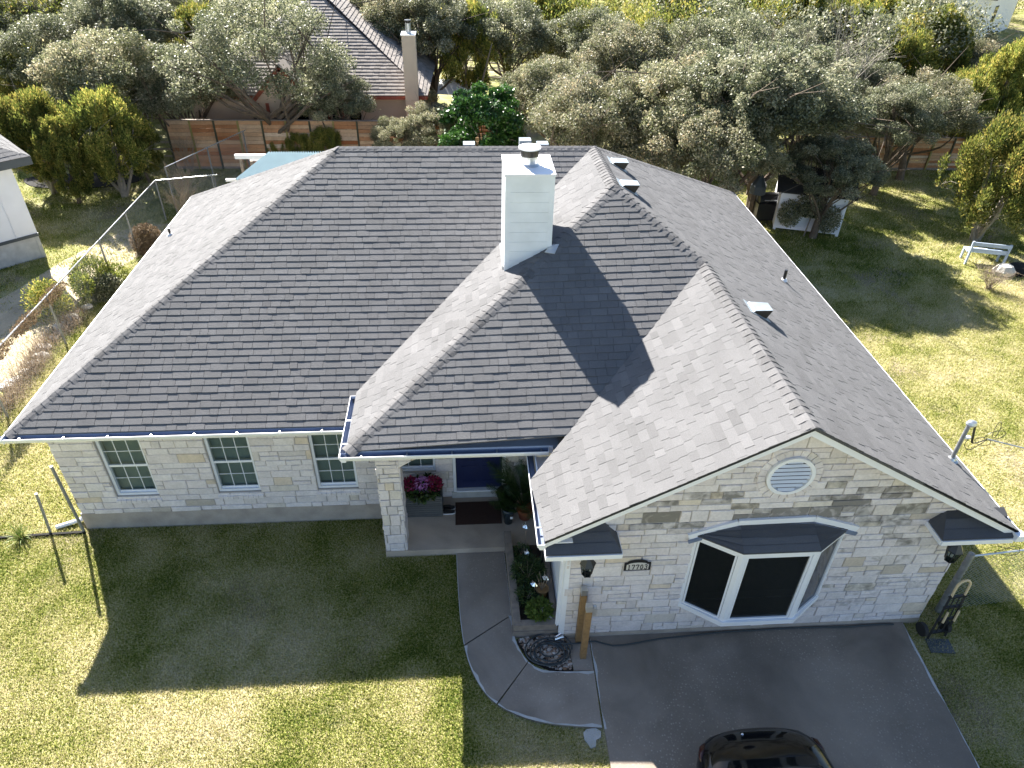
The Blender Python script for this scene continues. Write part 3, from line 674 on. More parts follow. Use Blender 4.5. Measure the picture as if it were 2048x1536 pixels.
# ---- bay window
BY = -3.05; bw = [(11.52, GWY), (12.17, BY), (13.36, BY), (14.0, GWY)]
z0, z1 = .86, 2.56
bay = MB(); bay.prism([(11.50, GWY), (12.15, BY - .03), (13.38, BY - .03), (14.02, GWY)], z0 - .06, z0 + .04); bo = bay.obj('bay_window', M['white'], house); bay = MB(); bay.prism(bw, z1 - .06, z1 + .02); bay.obj('head_board', M['white'], bo)
gm = MB(); fm = MB()
for i in range(3):
    p, q = Vector((*bw[i], 0)), Vector((*bw[i + 1], 0)); d = (q - p).normalized(); nn = Vector((d.y, -d.x, 0)); L_ = (q - p).length
    for s0, s1 in ((0, .07), (L_ - .07, L_)):
        a, b = p + d * s0, p + d * s1; fm.extr([a + Z * (z0 + .04), b + Z * (z0 + .04), b + Z * (z1 - .06), a + Z * (z1 - .06)], -nn * .06)
    for s0, s1 in ((.077, .108), (L_ - .108, L_ - .077)):
        a, b = p + d * s0 - nn * .006, p + d * s1 - nn * .006; fm.extr([a + Z * (z0 + .047), b + Z * (z0 + .047), b + Z * (z1 - .067), a + Z * (z1 - .067)], -nn * .05)
    for za, zb in ((z0 + .047, z0 + .085), (z1 - .10, z1 - .067)):
        a, b = p + d * .108 - nn * .006, q - d * .108 - nn * .006; fm.extr([a + Z * za, b + Z * za, b + Z * zb, a + Z * zb], -nn * .05)
    pn = MB(); a, b = p + d * .108 - nn * .03, q - d * .108 - nn * .03; pn.poly([a + Z * (z0 + .085), b + Z * (z0 + .085), b + Z * (z1 - .10), a + Z * (z1 - .10)]); pn.obj('pane', M['glassdark'], bo)
fm.obj('frame', M['frame'], bo)
bi = MB(); bi.prism([(11.6, GWY + .1), (12.2, BY + .12), (13.33, BY + .12), (13.92, GWY + .1), (13.9, GWY + 1.6), (11.6, GWY + 1.6)], z0 + .05, z0 + .06); bi.obj('seat', M['wood'], bo)
rw = [Vector((11.50, GWY - .01, 2.60)), Vector((12.2, GWY - .01, 2.80)), Vector((13.35, GWY - .01, 2.82)), Vector((14.04, GWY - .01, 2.60))]
rf = [Vector((11.50, GWY - .02, 2.58)), Vector((12.16, BY - .02, 2.585)), Vector((13.37, BY - .02, 2.585)), Vector((14.02, GWY - .02, 2.58))]
br = MB(); nf = 14
for (a, b, c_, d_) in ((rf[0], rf[1], rw[1], rw[0]), (rf[1], rf[2], rw[2], rw[1]), (rf[2], rf[3], rw[3], rw[2])):
    br.extr([a, b, c_, d_], (0, 0, .02))
    for k in range(4):
        f0, f1 = k / 4, (k + 1) / 4
        br.poly([a.lerp(d_, f0) + Z * .034, b.lerp(c_, f0) + Z * .034, b.lerp(c_, f1) + Z * .022, a.lerp(d_, f1) + Z * .022], R_.random())
br.obj('bay_roof', M['shadeshingle'], bo)
bt = MB(); wt = [Vector((11.42, GWY - .03, 2.56)), Vector((12.16, GWY - .03, 2.84)), Vector((13.37, GWY - .03, 2.87)), Vector((14.13, GWY - .03, 2.60))]
for i in range(3): bt.bar(wt[i] + Y * .0, wt[i + 1], .05, .12)
bt.obj('flashing_trim', M['white'], bo)
bt = MB(); 
for i in range(3): bt.bar(wt[i] + Vector((0, -.035, -.085)), wt[i + 1] + Vector((0, -.035, -.085)), .02, .07)
bt.obj('metal_flashing', M['gutterin'], bo)

# ---- fascia, soffit, rakes, cornice returns
fa = MB(); 
def fascia(a, b, h=.16, t=.022, dz=-.02):
    a = Vector(a); b = Vector(b); fa.bar(a + Z * (dz - h / 2), b + Z * (dz - h / 2), t, h)
fascia((.03, .03, ZE), (HL.x + .1, .03, ZE)); fascia((.03, .03, ZE), (.03, 10.97, ZE)); fascia((16.45, -3.0, ZE), (16.45, 10.97, ZE)); fascia((.03, 10.97, ZE), (16.45, 10.97, ZE))
fascia((HL.x + .03, HL.y + .03, ZW), (VB.x - .2, HL.y + .03, ZW)); fascia((HL.x + .03, HL.y + .03, ZW), (HL.x + .03, VL.y + .1, ZW))
fascia((GL.x + .03, GY + .05, GL.z), (GL.x + .03, -.9, GL.z))
# rake boards just under the verge
for (p, q) in ((GL, G), (G, FR)):
    dn = -Z * .135; a = Vector((p.x, GY + .03, p.z)); b = Vector((q.x, GY + .03, q.z))
    fa.extr([a - Z * .03, b - Z * .03, b - Z * .03 + dn, a - Z * .03 + dn], (0, .03, 0))
fa.obj('fascia', M['white'], house)
vb = MB()
for (p, q) in ((GL, G), (G, FR)):
    vb.extr([Vector((p.x, GY - .0, p.z + .0)), Vector((q.x, GY - .0, q.z + .0)), Vector((q.x, GY - .0, q.z - .045)), Vector((p.x, GY, p.z - .045))], (0, .06, 0))
vb.obj('drip_edge', M['deck'], house)
so = MB()
so.bb(.05, HL.x + .1, .05, WY + .02, ZE - .16, ZE - .14); so.bb(.05, .4, .05, 10.9, ZE - .162, ZE - .142); so.bb(GX1, 16.44, GY + .1, 10.9, ZE - .16, ZE - .14)
so.bb(HL.x + .05, GX0, HL.y + .05, PY + .05, ZW - .13, ZW - .11); so.bb(GL.x + .04, GX0, GY + .1, -1.0, GL.z - .16, GL.z - .14)
for (p, q) in ((GL, G), (G, FR)): so.extr([Vector((p.x, GY + .06, p.z - .1)), Vector((q.x, GY + .06, q.z - .1)), Vector((q.x, GWY, q.z - .1)), Vector((p.x, GWY, p.z - .1))], (0, 0, -.012))
so.obj('soffit', M['white'], house)
def ret(x0, x1, inner):
    r = MB(); y0 = GY - .03; zb, zt_ = 2.66, 2.92
    xi = x1 if inner > 0 else x0; w_ = .22 * inner
    pts = [Vector((x0, y0, zb + .03)), Vector((x1, y0, zb + .03))]; up = [Vector((x1 - (w_ if inner > 0 else 0), GWY, zt_)), Vector((x0 - (w_ if inner < 0 else 0), GWY, zt_))]
    r.extr(pts + up, (0, 0, .02))
    hp = [Vector((xi, y0, zb + .03)), Vector((xi, GWY, zb + .03)), up[0] if inner > 0 else up[1]]
    r.extr(hp, (0, 0, .02))
    for k in range(3):
        f0, f1 = k / 3, (k + 1) / 3; r.poly([pts[0].lerp(up[1], f0) + Z * .036, pts[1].lerp(up[0], f0) + Z * .036, pts[1].lerp(up[0], f1) + Z * .023, pts[0].lerp(up[1], f1) + Z * .023], R_.random())
    o = r.obj('cornice_return', M['shadeshingle'], house)
    t = MB(); t.bb(x0, x1 + (.012 if inner > 0 else 0), y0 - .02, y0 + .0, zb - .06, zb + .028); xx = xi; t.bb(min(xx, xx + .02 * inner), max(xx, xx + .02 * inner), y0 + .001, GWY, zb - .06, zb + .027)
    t.bb(x0, x1, y0 + .001, GWY, zb - .06, zb - .045); t.obj('trim', M['white'], o)
ret(GL.x + .02, 10.28, 1); ret(15.28, 16.44, -1)
# ---- gutters
def gutter(a, b, out, label, hang=.62):
    a = Vector(a); b = Vector(b); out = Vector(out).normalized(); d = (b - a).normalized(); m = MB(); i_ = MB()
    prof = [(0, 0), (0, -.11), (.075, -.11), (.10, -.06), (.115, -.04), (.115, 0.0), (.105, 0.0), (.105, -.03), (.07, -.10), (.008, -.10), (.008, 0)]
    n = len(prof)
    vs = [a + out * u + Z * z for u, z in prof] + [b + out * u + Z * z for u, z in prof]
    fo_ = [(i, i + 1, n + i + 1, n + i) for i in range(6)]; fi = [(i, i + 1, n + i + 1, n + i) for i in range(6, 10)]
    m.add(vs, fo_); i_.add(vs, fi)
    L_ = (b - a).length
    for e in (a, b):
        m.extr([e + out * u + Z * z for u, z in prof[:6]], d * (.006 if e is a else -.006))
    o = m.obj('gutter', M['white'], house); o['label'] = label; i_.obj('gutter_trough', M['gutterin'], o)
    k = .35
    while k < L_ - .1: h = MB(); p = a + d * k; h.bar(p - out * .0 - Z * .012, p + out * .112 - Z * .012, .025, .012); k += hang; h.obj('hanger', M['galv'], o)
gutter((-.10, -.0, ZE - .025), (HL.x + .05, 0, ZE - .025), (0, -1, 0), 'gutter along the left front eave', .74)
gutter((HL.x - .10, HL.y, ZW - .025), (VB.x - .28, HL.y, ZW - .025), (0, -1, 0), 'gutter over the porch', .74)
gutter((HL.x, HL.y - .11, ZW - .025), (HL.x, VL.y - .05, ZW - .025), (-1, 0, 0), 'short side gutter left of the porch')
gutter((GL.x, GY - .04, GL.z - .02), (GL.x, -1.0, GL.z - .02), (-1, 0, 0), 'gutter along the left garage eave', .8)
for q_ in ((-.03, -.012, -.1, 11, ZE - .13, ZE - .0), (16.485, 16.503, -3, 11, ZE - .12, ZE + .005)): ge = MB(); ge.bb(*q_); ge.obj('eave_trim', M['white'], house)
ds = MB(); ds.tube([(GX0 - .06, GWY + .04, GL.z - .15), (GX0 - .06, GWY + .04, .35)], .035, 4); ds.obj('downspout', M['white'], house)
de_ = MB(); de_.bb(16.42, 16.56, -3.1, -2.97, ZE - .14, ZE - .02); de_.obj('gutter_end', M['white'], house)

# ---- chimney
ch = MB(); cx0, cx1, cy0, cy1, ct = 8.78, 9.66, 2.12, 3.15, 6.62
ch.bb(cx0 + .02, cx1 - .02, cy0 + .02, cy1 - .02, 4.2, ct - .04)
for k in range(13):
    z = 4.2 + k * .19
    if z + .185 > ct - .06: break
    for (a, b, c_, d_) in ((cx0 + .09, cx1 - .09, cy0 + .008, cy0 + .02), (cx0 + .09, cx1 - .09, cy1 - .02, cy1 - .008)): ch.bb(a, b, c_, d_, z, z + .186)
    for (a, b, c_, d_) in ((cx0 + .008, cx0 + .02, cy0 + .09, cy1 - .09), (cx1 - .02, cx1 - .008, cy0 + .09, cy1 - .09)): ch.bb(a, b, c_, d_, z, z + .186)
for x in (cx0, cx1 - .09):
    for y in (cy0, cy1 - .09): ch.bb(x, x + .09, y, y + .09, 4.2, ct - .04)
for (a, b, c_, d_) in ((cx0 + .09, cx1 - .09, cy0, cy0 + .019), (cx0 + .09, cx1 - .09, cy1 - .019, cy1), (cx0, cx0 + .019, cy0 + .09, cy1 - .09), (cx1 - .019, cx1, cy0 + .09, cy1 - .09)): ch.bb(a, b, c_, d_, ct - .16, ct - .045)
cho = ch.obj('chimney', M['whitedirty'], house)
cc = MB(); cc.bb(cx0 - .012, cx1 + .012, cy0 - .012, cy1 + .012, ct - .04, ct + .0); cc.obj('chimney_cap', M['white'], cho)
fl = MB(); fx, fy = (cx0 + cx1) / 2 + .02, (cy0 + cy1) / 2 - .02
fl.lathe((fx, fy, ct), [(.19, .0), (.17, .015), (.15, .04), (.15, .14), (.165, .15), (.165, .17), (.13, .17)]); fl.obj('flue', M['galv'], cho)
f2 = MB(); f2.lathe((fx, fy, ct), [(.165, .171), (.17, .285), (.10, .29)]); f2.obj('flue_screen', M['black'], cho)
f3 = MB(); f3.lathe((fx, fy, ct), [(.16, .29), (.2, .295), (.2, .32), (.12, .34), (.0, .35)]); 
for k in range(4): f3.bar((fx + .14 * math.cos(k * 1.57 + .4), fy + .14 * math.sin(k * 1.57 + .4), ct + .15), (fx + .16 * math.cos(k * 1.57 + .4), fy + .16 * math.sin(k * 1.57 + .4), ct + .28), .02, .01)
f3.obj('flue_lid', M['white'], cho)
pz = lambda x, y: min((nF.dot(HL) - nF.x * x - nF.y * y) / nF.z, (nL.dot(HL) - nL.x * x - nL.y * y) / nL.z)
fs_ = MB()
a = Vector((cx1 - .12, cy0 - .02, 0)); q = []
for dx, dy in ((-.02, -.10), (.16, -.16), (.26, .02), (.1, .06)): q.append(Vector((a.x + dx, a.y + dy, pz(a.x + dx, a.y + dy) + .03)))
fs_.extr(q, (0, 0, .006)); fs_.obj('flashing', M['galv'], cho); fs_ = MB(); fs_.bar((cx0 - .02, cy0 + .1, pz(cx0, cy0 + .1) + .0), (cx0 - .02, cy1, pz(cx0, cy1) + .02), .02, .14)
fs_.obj('flashing', M['galv'], cho)

# ---- roof vents and pipes
def onR(x, y): return Vector((x, y, (nR.dot(FR) - nR.x * x - nR.y * y) / nR.z))
sd_ = Vector((nR.z, 0, -nR.x)).normalized()     # down the right slope
def boxvent(u, v):
    p = gp(u, v, nR, nR.dot(FR)); m = MB(); ax = Y
    def W(a, b, h): return p + sd_ * a + ax * b + nR * h
    def hexa(a0, a1, b, h0, h1, t=.5):
        vs = [W(a0, -b, 0), W(a1, -b * .9, 0), W(a1, b * .9, 0), W(a0, b, 0), W(a0 + .03, -b, h0), W(a1, -b * .85, h1), W(a1, b * .85, h1), W(a0 + .03, b, h0)]
        return vs, [(4, 5, 6, 7), (0, 1, 5, 4), (2, 3, 7, 6), (3, 0, 4, 7)]
    vs, fs = hexa(-.16, .16, .16, .05, .20); m.add(vs, fs[:1] + fs[2:])
    kk = MB(); kk.add([vs[i] for i in fs[1]], [(0, 1, 2, 3)])
    m.extr([W(-.22, -.22, .012), W(.24, -.22, .012), W(.24, .22, .012), W(-.22, .22, .012)], nR * .006)
    o = m.obj('roof_vent', M['vent'], house); kk.obj('side_opening', M['black'], o); k = MB()
    k.add([W(.155, -.135, .01), W(.155, .135, .01), W(.155, .135, .19), W(.155, -.135, .19)], [(0, 1, 2, 3), (3, 2, 1, 0)]); k.obj('vent_opening', M['black'], o)
for u, v in ((1233, 330), (1253, 375), (1512, 623)): boxvent(u, v)
for u, hgt in ((1050, .14), (938, .06), (1085, .06)):
    b_ = gy(u, 290, R2.y + .35); m = MB(); m.bb(b_.x - .13, b_.x + .13, R2.y + .25, R2.y + .5, ZR - .35, ZR - .10 + hgt); m.obj('roof_vent', M['vent'], house)
def pipe(p, h, r=.035, lab=None):
    m = MB(); m.tube([p - Z * .05, p + Z * h], r, 12); o = m.obj('vent_pipe', M['black'], house); k = MB(); k.lathe(p, [(.085, .01), (.07, .03), (.05, .06)], 14); k.obj('pipe_boot', M['white'], o)
pipe(gp(1567, 562, nR, nR.dot(FR)), .27); pipe(gp(341, 471, nH, nH.dot(A)), .2, .03)
# ---- electric service mast
mb_ = onR(16.17, -1.56); ms = MB(); ms.tube([mb_ - Z * .6, mb_ + Z * .78], .034, 12); mo = ms.obj('service_mast', M['pole'], house)
hd = MB(); hd.lathe(mb_ + Vector((.03, 0, .74)), [(.04, 0), (.06, .02), (.07, .05), (.055, .09), (.02, .105), (0, .108)], 16, sx=1.3); hd.obj('weatherhead', M['galv'], mo)
bo_ = MB(); bo_.lathe(mb_, [(.11, 0), (.07, .02), (.05, .06)], 16); bo_.obj('mast_boot', M['galv'], mo)
bo_ = MB(); bo_.bar(mb_ + Z * .5, mb_ + Z * .5 + X * .12, .05, .04); bo_.obj('insulator', M['white'], mo)
wires = MB(); t0 = mb_ + Vector((.1, 0, .74)); far = gx(2300, 915, 18.2)
jn = gx(1975, 878, 16.5)
for k in range(3):
    e = k * .015; wires.tube(arc_pts([tuple(t0 + Vector((e, 0, 0))), tuple(t0 + Vector((.02 + e, -.03, -.18))), tuple(t0 + Vector((.1 + e, -.02, -.36))), tuple(jn)]), .007, 5)
wires.tube(arc_pts([tuple(mb_ + Vector((.12, 0, .5))), tuple(mb_ + Vector((.1, -.0, .33))), tuple(mb_ + Vector((.24, 0, .22))), tuple(jn + Vector((0, 0, -.02)))]), .006, 5)
for (cx_, cz_, ra, rb, rot) in ((.3, .1, .17, .10, .3), (.28, .22, .05, .17, -.3), (.14, -.02, .15, .09, -.5)):
    wires.tube([jn + Vector((cx_ - .18 + ra * math.cos(t), .02, cz_ - .05 + rb * math.sin(t + rot))) for t in [i * math.pi / 10 for i in range(21)]], .005, 5)
tag(wires.obj('cable_loops', M['black']), 'black looped service cables at the top of the roof mast', 'cable')
wr = MB(); wr.tube([jn.lerp(far, k / 12) - Z * (.25 * math.sin(math.pi * k / 24)) for k in range(13)], .011, 6); tag(wr.obj('service_wire', M['galv']), 'grey overhead service wire leaving the roof mast to the right', 'wire')

# ================================================================ THINGS ROUND THE HOUSE
def single(mb, name, mat, label, cat, group=None, smooth=False, kind=None):
    return tag(mb.obj(name, mat, smooth=smooth), label, cat, group, kind)
# ---- house number plaque
pl = thing('house_number_plaque', (10.69, GWY - .05, 1.82), 'dark arched house number plaque reading 17703 on the garage wall', 'sign')
m = MB(); y = GWY - .035; x0, x1, z0, z1 = 10.475, 10.905, 1.83, 2.0
am = [(x0, z0), (x1, z0), (x1, z1), (x1 - .05, z1 + .005)] + [(10.69 + .165 * math.cos(t), z1 + .01 + .055 * math.sin(t)) for t in [i * math.pi / 8 for i in range(0, 9)]] + [(x0 + .05, z1 + .005), (x0, z1)]
m.extr([Vector((u, y, v)) for u, v in am], (0, -.02, 0)); m.obj('frame', M['black'], pl)
m = MB(); am2 = [(x0 + .035, z0 + .022), (x1 - .035, z0 + .022), (x1 - .035, z1 - .025)] + [(10.69 + .15 * math.cos(t), z1 - .02 + .04 * math.sin(t)) for t in [i * math.pi / 8 for i in range(0, 9)]] + [(x0 + .035, z1 - .025)]
m.extr([Vector((u, y - .02, v)) for u, v in am2], (0, -.004, 0)); m.obj('face', M['plaquewhite'], pl)
DG = {'1': [[(.3, .8), (.5, 1), (.5, 0)], [(.28, 0), (.72, 0)]], '7': [[(.1, .82), (.1, 1), (.9, 1), (.42, 0)]], '0': [[(.5 + .36 * math.cos(t), .5 + .5 * math.sin(t)) for t in [i * math.pi / 8 for i in range(17)]]],
      '3': [[(.12, .85), (.3, 1), (.65, 1), (.85, .8), (.7, .55), (.42, .52)], [(.7, .52), (.9, .28), (.7, .02), (.3, 0), (.1, .18)]]}
for k, ch_ in enumerate('17703'):
    m = MB(); ox, oz, ww, hh = x0 + .052 + k * .068, z0 + .035, .052, .105
    for st_ in DG[ch_]:
        for i in range(len(st_) - 1):
            p, q = st_[i], st_[i + 1]; m.bar((ox + p[0] * ww, y - .027, oz + p[1] * hh), (ox + q[0] * ww, y - .027, oz + q[1] * hh), .013, .006, up=Y)
    o = m.obj('digit', M['black'], pl)
# ---- wall lanterns
def lantern(px, py, z, s, label):
    t = thing('wall_lantern', (px, GWY - .02, z - .3), label, 'lantern', 'lanterns on the garage wall')
    m = MB(); m.bb(px - .055, px + .055, GWY - .045, GWY - .02, z - .12, z + .32); m.obj('wall_plate', M['black'], t)
    m = MB(); pts = [(px, GWY - .04, z + .28), (px, GWY - .12, z + .34), (px, py, z + .30), (px, py, z + .16)]; m.tube(arc_pts(pts), .012, 6)
    m.tube([(px + .0, py - .03 + .035 * math.cos(a), z + .33 + .035 * math.sin(a)) for a in [i * .5 for i in range(11)]], .008, 5); m.obj('scroll_arm', M['black'], t)
    m = MB(); m.lathe((px, py, z), [(.125, .02), (.13, .04), (.05, .16), (.02, .19), (0, .2)], 6); m.obj('lantern_roof', M['black'], t)
    m = MB()
    for k in range(6):
        a = k * math.pi / 3; m.bar((px + .11 * math.cos(a), py + .11 * math.sin(a), z + .02), (px + .075 * math.cos(a), py + .075 * math.sin(a), z - .22), .014, .014)
        b = a + math.pi / 3
        for f in (.45,): m.bar((px + (.11 - .035 * f) * math.cos(a), py + (.11 - .035 * f) * math.sin(a), z + .02 - .24 * f), (px + (.11 - .035 * f) * math.cos(b), py + (.11 - .035 * f) * math.sin(b), z + .02 - .24 * f), .008, .008)
    m.lathe((px, py, z - .24), [(.04, 0), (.08, .02), (.08, .03)], 6); m.obj('cage', M['black'], t)
    m = MB(); m.lathe((px, py, z - .21), [(.068, 0), (.1, .23)], 6); m.obj('pane', M['glass'], t)
lantern(9.83, -2.86, 2.24, 1, 'black wall lantern hanging left of the house number plaque')
lantern(15.70, -2.92, 2.30, 1, 'black wall lantern by the right corner of the garage wall')
# ---- wooden posts
for (b, hgt, lab) in ((Vector((9.90, -3.02, .028)), 1.42, 'shorter brown wooden post with grey box on the concrete pad'), (Vector((9.86, -2.72, .028)), 1.45, 'wooden post with metal cap standing against the garage wall')):
    t = thing('gate_post', b, lab, 'post', 'wooden gate posts by the garage corner')
    m = MB(); m.bb(b.x - .05, b.x + .05, b.y - .045, b.y + .045, .028, hgt - .1); m.obj('shaft', M['postwood'], t)
    m = MB(); m.bb(b.x - .052, b.x + .052, b.y - .047, b.y + .047, hgt - .1, hgt + .03); m.obj('metal_cap', M['galv'], t)
    if hgt < 1.43: m = MB(); m.bb(b.x + .055, b.x + .12, b.y - .04, b.y + .04, hgt - .2, hgt - .02); m.lathe((b.x + .088, b.y, hgt - .02), [(.035, 0), (.03, .03), (.01, .045)], 10); m.obj('box', M['galv'], t)
    else: m = MB(); m.bar((b.x + .06, b.y, hgt - .1), (b.x + .09, b.y - .03, hgt - .55), .012, .012); m.obj('latch_rod', M['galv'], t)
# ---- planter bed of timbers
pb = thing('planter_bed', (9.1, -1.5, 0), 'raised bed framed with weathered grey timbers beside the path', 'planter bed')
m = MB(); m.bar((8.76, -.40, .20), (8.80, -2.50, .20), .13, .28); m.obj('side_timber', M['wood'], pb)
m = MB(); m.bb(8.74, 9.5, -2.56, -2.44, .17, .32); m.bb(8.72, 9.53, -2.575, -2.425, .0, .168); m.obj('end_timber', M['wood'], pb)
m = MB(); m.bar((9.46, -.66, .2), (9.47, -2.43, .2), .10, .26); m.obj('wall_timber', M['wood'], pb)
m = MB(); m.prism([(8.83, -2.44), (9.41, -2.44), (9.41, -.67), (8.83, -.67)], 0, .21); m.obj('soil', M['soil'], pb)

def leafy(name, parent, centre, R, n, size, mat, seed, elong=2.2, up=.0, squash=1., hollow=.5, tlo=0., thi=1., droop=0.):
    rg = np.random.default_rng(seed); d = rg.normal(size=(n, 3)); d /= np.linalg.norm(d, axis=1)[:, None]
    r = R * (hollow + (1 - hollow) * rg.random(n) ** .5); c = d * r[:, None]; c[:, 2] = c[:, 2] * squash
    c += np.array(centre)
    ax = d * .6 + rg.normal(size=(n, 3)) * .5 + np.array([0, 0, up]); ax /= np.linalg.norm(ax, axis=1)[:, None]
    nr = rg.normal(size=(n, 3)); sdv = np.cross(ax, nr); sdv /= np.linalg.norm(sdv, axis=1)[:, None]
    L = size * (.7 + .6 * rg.random(n))[:, None]; W = L / elong
    V = np.stack([c, c + ax * L * .5 + sdv * W * .5, c + ax * L - np.array([0, 0, droop]) * L, c + ax * L * .5 - sdv * W * .5], 1).reshape(-1, 3)
    T = np.clip(tlo + (thi - tlo) * rg.random(n), 0, 1)
    base = np.array(parent.location) if parent is not None else np.array(centre)
    o = np_mesh(name, V - base, 4, T, mat, parent)
    if parent is None: o.location = centre
    return o
def bush(name, loc, R, n, size, mat, label, cat, seed, stems=5, group=None, **kw):
    t = thing(name, loc, label, cat, group); leafy('foliage', t, (loc[0], loc[1], loc[2] + R * .75), R, n, size, mat, seed, **kw)
    rq = random.Random(seed + 500)
    for j in range(4 if R > .4 else 0): leafy('foliage', t, (loc[0] + rq.gauss(0, R * .55), loc[1] + rq.gauss(0, R * .55), loc[2] + R * rq.uniform(.4, 1.4)), R * rq.uniform(.3, .55), n // 5, size, mat, seed + j + 50, **kw)
    m = MB(); rn = random.Random(seed)
    for k in range(stems):
        a = rn.random() * 6.28; m.tube([(loc[0], loc[1], loc[2]), (loc[0] + R * .3 * math.cos(a), loc[1] + R * .3 * math.sin(a), loc[2] + R * .6), (loc[0] + R * .6 * math.cos(a), loc[1] + R * .6 * math.sin(a), loc[2] + R * 1.2)], [R * .04, R * .03, R * .015], 5)
    m.obj('stem', M['twig'], t); return t
bush('fern', (9.08, -1.45, .2), .30, 1500, .09, M['palm'], 'feathery green plant in the middle of the timber bed', 'plant', 1, elong=6, up=.4, squash=.6)
bush('fern', (9.0, -1.95, .2), .18, 600, .08, M['palm'], 'small dark green plant low in the timber bed', 'plant', 2, elong=5, up=.3, squash=.6)
bush('succulent', (9.22, -2.28, .2), .21, 700, .085, M['weed'], 'pale green rosette plant at the front of the timber bed', 'plant', 3, elong=2, up=.3, squash=.55, tlo=.1, thi=.6)
bush('fern', (9.0, -.9, .2), .16, 400, .07, M['palm'], 'small plant at the back of the timber bed near the porch', 'plant', 4, elong=4, squash=.6)
m = MB()
m.lathe((9.36, -2.22, .2), [(.07, 0), (.11, .06), (.09, .15), (.03, .2)], 7, sx=1.2); single(m, 'rock', M['rock'], 'upper pale stone by the corner of the timber bed', 'rock')
m = MB(); m.lathe((9.4, -2.37, .2), [(.06, 0), (.09, .05), (.07, .11), (.03, .13)], 7, sy=1.2); single(m, 'rock', M['rock'], 'lower pale stone beside the rosette plant', 'rock')
t = thing('flower_pot', (9.3, -1.85, .21), 'mustard brown pot of bare stems in the timber bed', 'flower pot')
m = MB(); m.lathe((9.3, -1.85, .21), [(.08, 0), (.11, .17), (.12, .17), (.12, .2), (.10, .2), (.09, .16)], 18, .5); m.obj('pot', M['postwood'], t)
m = MB()
for k in range(7): a = k * .9; m.tube([(9.3, -1.85, .35), (9.3 + .07 * math.cos(a), -1.85 + .07 * math.sin(a), .55), (9.3 + .11 * math.cos(a + .3), -1.85 + .11 * math.sin(a + .3), .75)], .004, 4)
m.obj('stem', M['twig'], t)
for i, (x, y_, z, lab) in enumerate(((9.1, -.62, .75, 'silver foil pinwheel topmost by the porch edge'), (9.1, -1.15, .6, 'silver foil pinwheel above the feathery plant'), (9.36, -1.1, .85, 'silver foil pinwheel closest to the garage gutter corner'), (9.38, -1.75, .62, 'silver foil pinwheel right of the mustard pot'), (9.16, -1.88, .62, 'silver foil pinwheel left of the mustard pot'))):
    t = thing('pinwheel', (x, y_, .2), lab, 'pinwheel', 'foil pinwheels in the timber bed')
    m = MB(); m.tube([(x, y_, .2), (x, y_, z)], .005, 5); m.obj('stick', M['twig'], t)
    m = MB()
    for k in range(7):
        a = k * .9 + i; a2 = a + .55; r = .085
        m.poly([(x, y_ - .01, z), (x + r * math.cos(a), y_ - .02 + .03 * math.sin(a), z + r * math.sin(a) * .8), (x + r * .8 * math.cos(a2), y_ - .05, z + r * .8 * math.sin(a2))])
    m.obj('vane', M['foil'], t)
# ---- gravel + hose
peb = MB(); rn = random.Random(5); gp_ = [(8.84, -2.6), (9.65, -2.56), (9.69, -3.24), (9.35, -3.22), (9.02, -3.0), (8.84, -2.72)]
def inpoly(x, y, p):
    c = False
    for i in range(len(p)):
        a, b = p[i], p[i - 1]
        if (a[1] > y) != (b[1] > y) and x < (b[0] - a[0]) * (y - a[1]) / (b[1] - a[1]) + a[0]: c = not c
    return c
k = 0
while k < 620:
    x, y_ = rn.uniform(8.8, 9.72), rn.uniform(-3.28, -2.55)
    if not inpoly(x, y_, gp_): continue
    r = rn.uniform(.012, .032); peb.lathe((x, y_, .004), [(r * .6, 0), (r, r * .35), (r * .75, r * .8), (r * .2, r * 1.0)], 6, rn.random(), sx=rn.uniform(.7, 1.4)); k += 1
single(peb, 'gravel', M['pebble'], 'river pebbles filling the corner between path and garage', 'gravel', kind='stuff')
hose = MB(); pts = []
hc = (9.34, -2.92)
for i in range(0, 128):
    a = i * .26; rr_ = .36 + .05 * math.sin(i * .21) - .0016 * i + .035 * math.sin(a * .37)
    pts.append((hc[0] + rr_ * 1.08 * math.cos(a) + .03 * math.sin(i * .05), hc[1] + rr_ * .82 * math.sin(a) + .02 * math.cos(i * .08), .06 + .00022 * i + .012 * math.sin(a * 1.7) + (.015 if math.hypot(rr_, 0) > .3 else 0)))
last = pts[-1]
pts2 = pts + [(9.75, -2.80, .09), (9.95, -2.62 - .16, .08), (10.16, -2.75, .055), (10.45, -2.85, .055), (10.8, -2.83, .055), (11.3, -2.76, .055), (11.8, -2.73, .055), (12.4, -2.69, .055), (13.1, -2.68, .055), (13.9, -2.67, .055), (14.7, -2.70, .055), (15.2, -2.68, .055), (15.6, -2.69, .055)]
hose.tube(arc_pts(pts2, 2), .0135, 7)
ht = thing('garden_hose', (9.34, -2.92, 0), 'dark coiled garden hose on the pebbles running along the garage wall', 'hose'); hose.obj('tube', M['rubber'], ht)
m = MB(); m.tube([(9.45, -2.72, .12), (9.56, -2.69, .13)], .02, 8); m.bar((9.47, -2.69, .15), (9.56, -2.66, .19), .012, .02); m.tube([(9.56, -2.69, .13), (9.6, -2.68, .13)], .028, 8); m.obj('nozzle', M['foil'], ht)
m = MB(); m.prism([(9.72, -4.33), (9.78, -4.28), (9.92, -4.27), (10.0, -4.33), (9.98, -4.42), (9.9, -4.46), (9.88, -4.56), (9.80, -4.58), (9.76, -4.5), (9.72, -4.44)], -.01, .03); single(m, 'stepping_stone', M['edge'], 'small irregular pale flat stone at the corner of path and driveway', 'stone')
